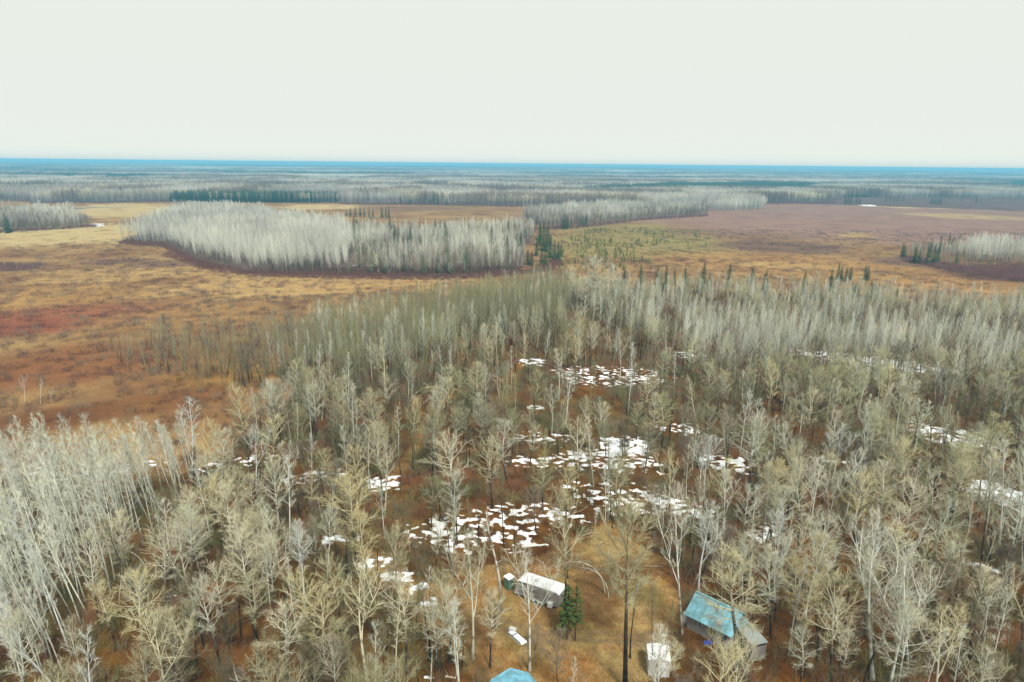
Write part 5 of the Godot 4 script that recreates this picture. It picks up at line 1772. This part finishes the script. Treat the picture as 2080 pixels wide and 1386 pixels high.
func blue_cabin() -> void:
	var o := thing("blue_roofed_cabin", "cabin with light blue gambrel metal roof at the clearing's near edge", "cabin", Vector3(1.1, 0, -56.1), deg_to_rad(14.0))
	var s := Shape.new()
	# the ridge runs towards the viewer: the outline is a gambrel in x, y
	var rim := [Vector2(-3.0, 2.45), Vector2(-2.0, 4.0), Vector2(0, 5.0), Vector2(2.0, 4.0), Vector2(3.0, 2.45)]
	for k in 4:
		var a: Vector2 = rim[k]
		var b: Vector2 = rim[k + 1]
		for m in 16:
			var z0 := -4.0 + 0.5 * m
			var z1 := z0 + 0.488
			var f := PackedVector3Array([Vector3(a.x, a.y, z0), Vector3(b.x, b.y, z0), Vector3(b.x, b.y, z1), Vector3(a.x, a.y, z1)])
			s.face(f)
			var down := Vector3(0, -0.06, 0)
			s.face(PackedVector3Array([f[3] + down, f[2] + down, f[1] + down, f[0] + down]))
			var nn := Vector3(a.y - b.y, b.x - a.x, 0).normalized() * 0.05
			var wv := Vector3(0, 0, 0.025)
			if m > 0:
				s.face(PackedVector3Array([f[0] - wv + nn, f[1] - wv + nn, f[1] + wv + nn, f[0] + wv + nn]))
				s.face(PackedVector3Array([f[0] + wv + nn, f[1] + wv + nn, f[1] + wv, f[0] + wv]))
				s.face(PackedVector3Array([f[0] - wv, f[1] - wv, f[1] - wv + nn, f[0] - wv + nn]))
	var roof := part("roof", s.mesh(), mats["blue_roof"], o)
	part("chimney", box(0.7, 1.3, 0.7), mats["white_metal"], roof, Vector3(1.35, 4.5, -0.6))
	for z in [-3.7, 3.7]:
		var w := Shape.new()
		w.prism(PackedVector2Array([Vector2(-2.7, 0), Vector2(-2.7, 2.6), Vector2(-1.9, 3.85), Vector2(0, 4.85), Vector2(1.9, 3.85), Vector2(2.7, 2.6), Vector2(2.7, 0)]), -0.06, 0.06)
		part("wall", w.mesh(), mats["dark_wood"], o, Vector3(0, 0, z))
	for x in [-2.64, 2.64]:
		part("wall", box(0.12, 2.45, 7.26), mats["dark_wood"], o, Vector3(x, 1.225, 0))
	window_on(o, Vector3(0, 1.5, -3.78), PI, 1.2, 0.9)


# ---------------------------------------------------------------- small things

func log_at(px0: float, py0: float, px1: float, py1: float, r: float, mat: String, label: String, called := "fallen_log", lift := 0.0) -> void:
	var a := ground_at(px0, py0)
	var b := ground_at(px1, py1)
	var o := thing(called, label, "log" if called == "fallen_log" else "plank", (a + b) * 0.5)
	var d := b - a
	var s := Shape.new()
	var pts := PackedVector3Array()
	var rad := PackedFloat32Array()
	var cols := PackedColorArray()
	for k in 8:
		var t := k / 7.0
		pts.append(-d * 0.5 + d * t + Vector3(0, r * 0.8 + lift * t, 0) + Vector3(rnd(-1, 1), 0, rnd(-1, 1)) * r * 0.4)
		rad.append(r * lerpf(1.0, 0.6, t))
		cols.append(Color.WHITE)
	s.tube(pts, rad, cols, 8)
	part("trunk", s.mesh(), mats[mat], o)
	for k in 3:
		var p := pts[2 + k * 2]
		var q := Shape.new()
		q.cone(p, p + Vector3(rnd(-1, 1), rnd(0.4, 0.9), rnd(-1, 1)) * r * 6.0, r * 0.3, Color.WHITE)
		part("branch_stub", q.mesh(), mats[mat], o)


func build_small_things() -> void:
	log_at(1060, 1113, 1113, 1109, 0.22, "dull_white", "thick pale fallen log between the clearing and the broken snow")
	log_at(1048, 1124, 1066, 1121, 0.13, "grey_wood", "short grey log stub left of the thick pale fallen log")
	log_at(1514, 1226, 1550, 1244, 0.14, "pale_board", "long pale plank leaning on the ground right of the teal cabin", "pale_plank", 0.5)
	log_at(1516, 1219, 1532, 1223, 0.16, "pale_board", "short pale plank behind the long one by the teal cabin", "pale_plank", 0.2)
	log_at(1540, 1211, 1556, 1210, 0.16, "white_metal", "white board lying at the dark thicket behind the planks", "white_board", 0.1)
	log_at(1578, 1110, 1592, 1098, 0.10, "pale_board", "short pale log under the slim trees right of the snow heap")
	log_at(1612, 1270, 1634, 1284, 0.13, "grey_wood", "grey log lying between the cream-crowned trees right of the teal cabin")
	log_at(905, 1376, 925, 1380, 0.13, "pale_board", "bright split log near the left corner of the blue-roofed cabin")
	log_at(950, 1303, 906, 1312, 0.08, "grey_wood", "thin grey fallen trunk beside the pale trunk cluster")
	log_at(716, 541, 738, 540, 0.35, "dull_white", "white fallen trunk in the brush at the island's front edge, left one")
	log_at(744, 541, 758, 540, 0.3, "dull_white", "white fallen trunk in the brush at the island's front edge, right one")
	log_at(1310, 1150, 1346, 1152, 0.07, "grey_wood", "thin grey log on the brown grass behind the twin-trunked tree")
	log_at(1770, 1302, 1800, 1310, 0.09, "dark_wood", "dark rotten log in the right woods below the birches")
	log_at(1965, 1300, 2003, 1312, 0.12, "dark_wood", "dark fallen trunk in the open brown wood at right")
	log_at(352, 1222, 386, 1214, 0.12, "dark_wood", "dark fallen trunk on the forest floor in the left woods")
	# the white things lying in the grass
	var a := ground_at(1051, 1300)
	var o := thing("small_boat", "small white flat-bottomed boat lying on the grass before the camper", "boat", Vector3(a.x, 0, a.z), deg_to_rad(-52.0))
	var s := Shape.new()
	s.prism(PackedVector2Array([Vector2(-1.2, 0.05), Vector2(-1.3, 0.42), Vector2(1.15, 0.42), Vector2(1.35, 0.3), Vector2(1.0, 0.05)]), -0.42, 0.42)
	part("hull", s.mesh(), mats["white_metal"], o)
	part("rim", box(2.3, 0.05, 0.06), mats["rubber"], o, Vector3(-0.05, 0.43, 0.43))
	part("rim", box(2.3, 0.05, 0.06), mats["rubber"], o, Vector3(-0.05, 0.43, -0.43))
	part("seat", box(0.22, 0.06, 0.78), mats["steel"], o, Vector3(-0.5, 0.46, 0))
	var b := ground_at(1041, 1285)
	o = thing("white_crate", "white box standing just behind the small white boat", "box", Vector3(b.x, 0, b.z), deg_to_rad(-30.0))
	part("body", box(0.75, 0.5, 0.6), mats["white_metal"], o, Vector3(0, 0.25, 0))
	part("lid", box(0.8, 0.07, 0.64), mats["dull_white"], o, Vector3(0, 0.54, 0))
	var c := ground_at(1438, 1307)
	o = thing("blue_tarp", "bright blue crumpled tarp on the brown grass before the teal cabin", "tarp", Vector3(c.x, 0, c.z), 0.3)
	var t := Shape.new()
	var n := 9
	for j in n:
		for k in n:
			var x := (k / 8.0 - 0.5) * 1.0 + rnd(-0.04, 0.04)
			var z := (j / 8.0 - 0.5) * 0.7 + rnd(-0.04, 0.04)
			var e := clampf(1.0 - (x * x / 0.25 + z * z / 0.12), 0.0, 1.0)
			t.v.append(Vector3(x, 0.02 + e * 0.34 + (rnd(0, 0.12) if e > 0.0 else 0.0), z))
			t.n.append(Vector3(x * e, 1, z * e + rnd(-0.4, 0.4)).normalized())
			t.c.append(Color.WHITE)
	for j in n - 1:
		for k in n - 1:
			var q := j * n + k
			t.i.append_array([q, q + 1, q + n + 1, q, q + n + 1, q + n])
	part("sheet", t.mesh(), mats["blue_cloth"], o)
	# dead white stems standing in the bog on the left
	var snags := [[50, 818, 44, 762, "forked white dead stem in the bog, left one of three", 1.0], [82, 820, 82, 770, "white dead stem in the bog, middle one of three", 0.8], [104, 822, 105, 792, "short white dead stem in the bog, right one of three", 0.6]]
	for r in snags:
		var foot := ground_at(r[0], r[1])
		var hl := tree_height(foot, r[2], r[3])
		var w := thing("bog_snag", r[4], "dead tree", foot, 0.0, "dead white stems in the bog")
		w.transform = stand(foot, hl.x / float(protos["birch"][0].h), rnd(0, TAU), Vector2(hl.y, 0), 0.8)
		part("trunk", protos["birch"][int(r[5] * 4) % 4].trunk, bark_mats[0], w)
		part("limbs", protos["birch"][int(r[5] * 4) % 4].limbs, bark_mats[0], w)
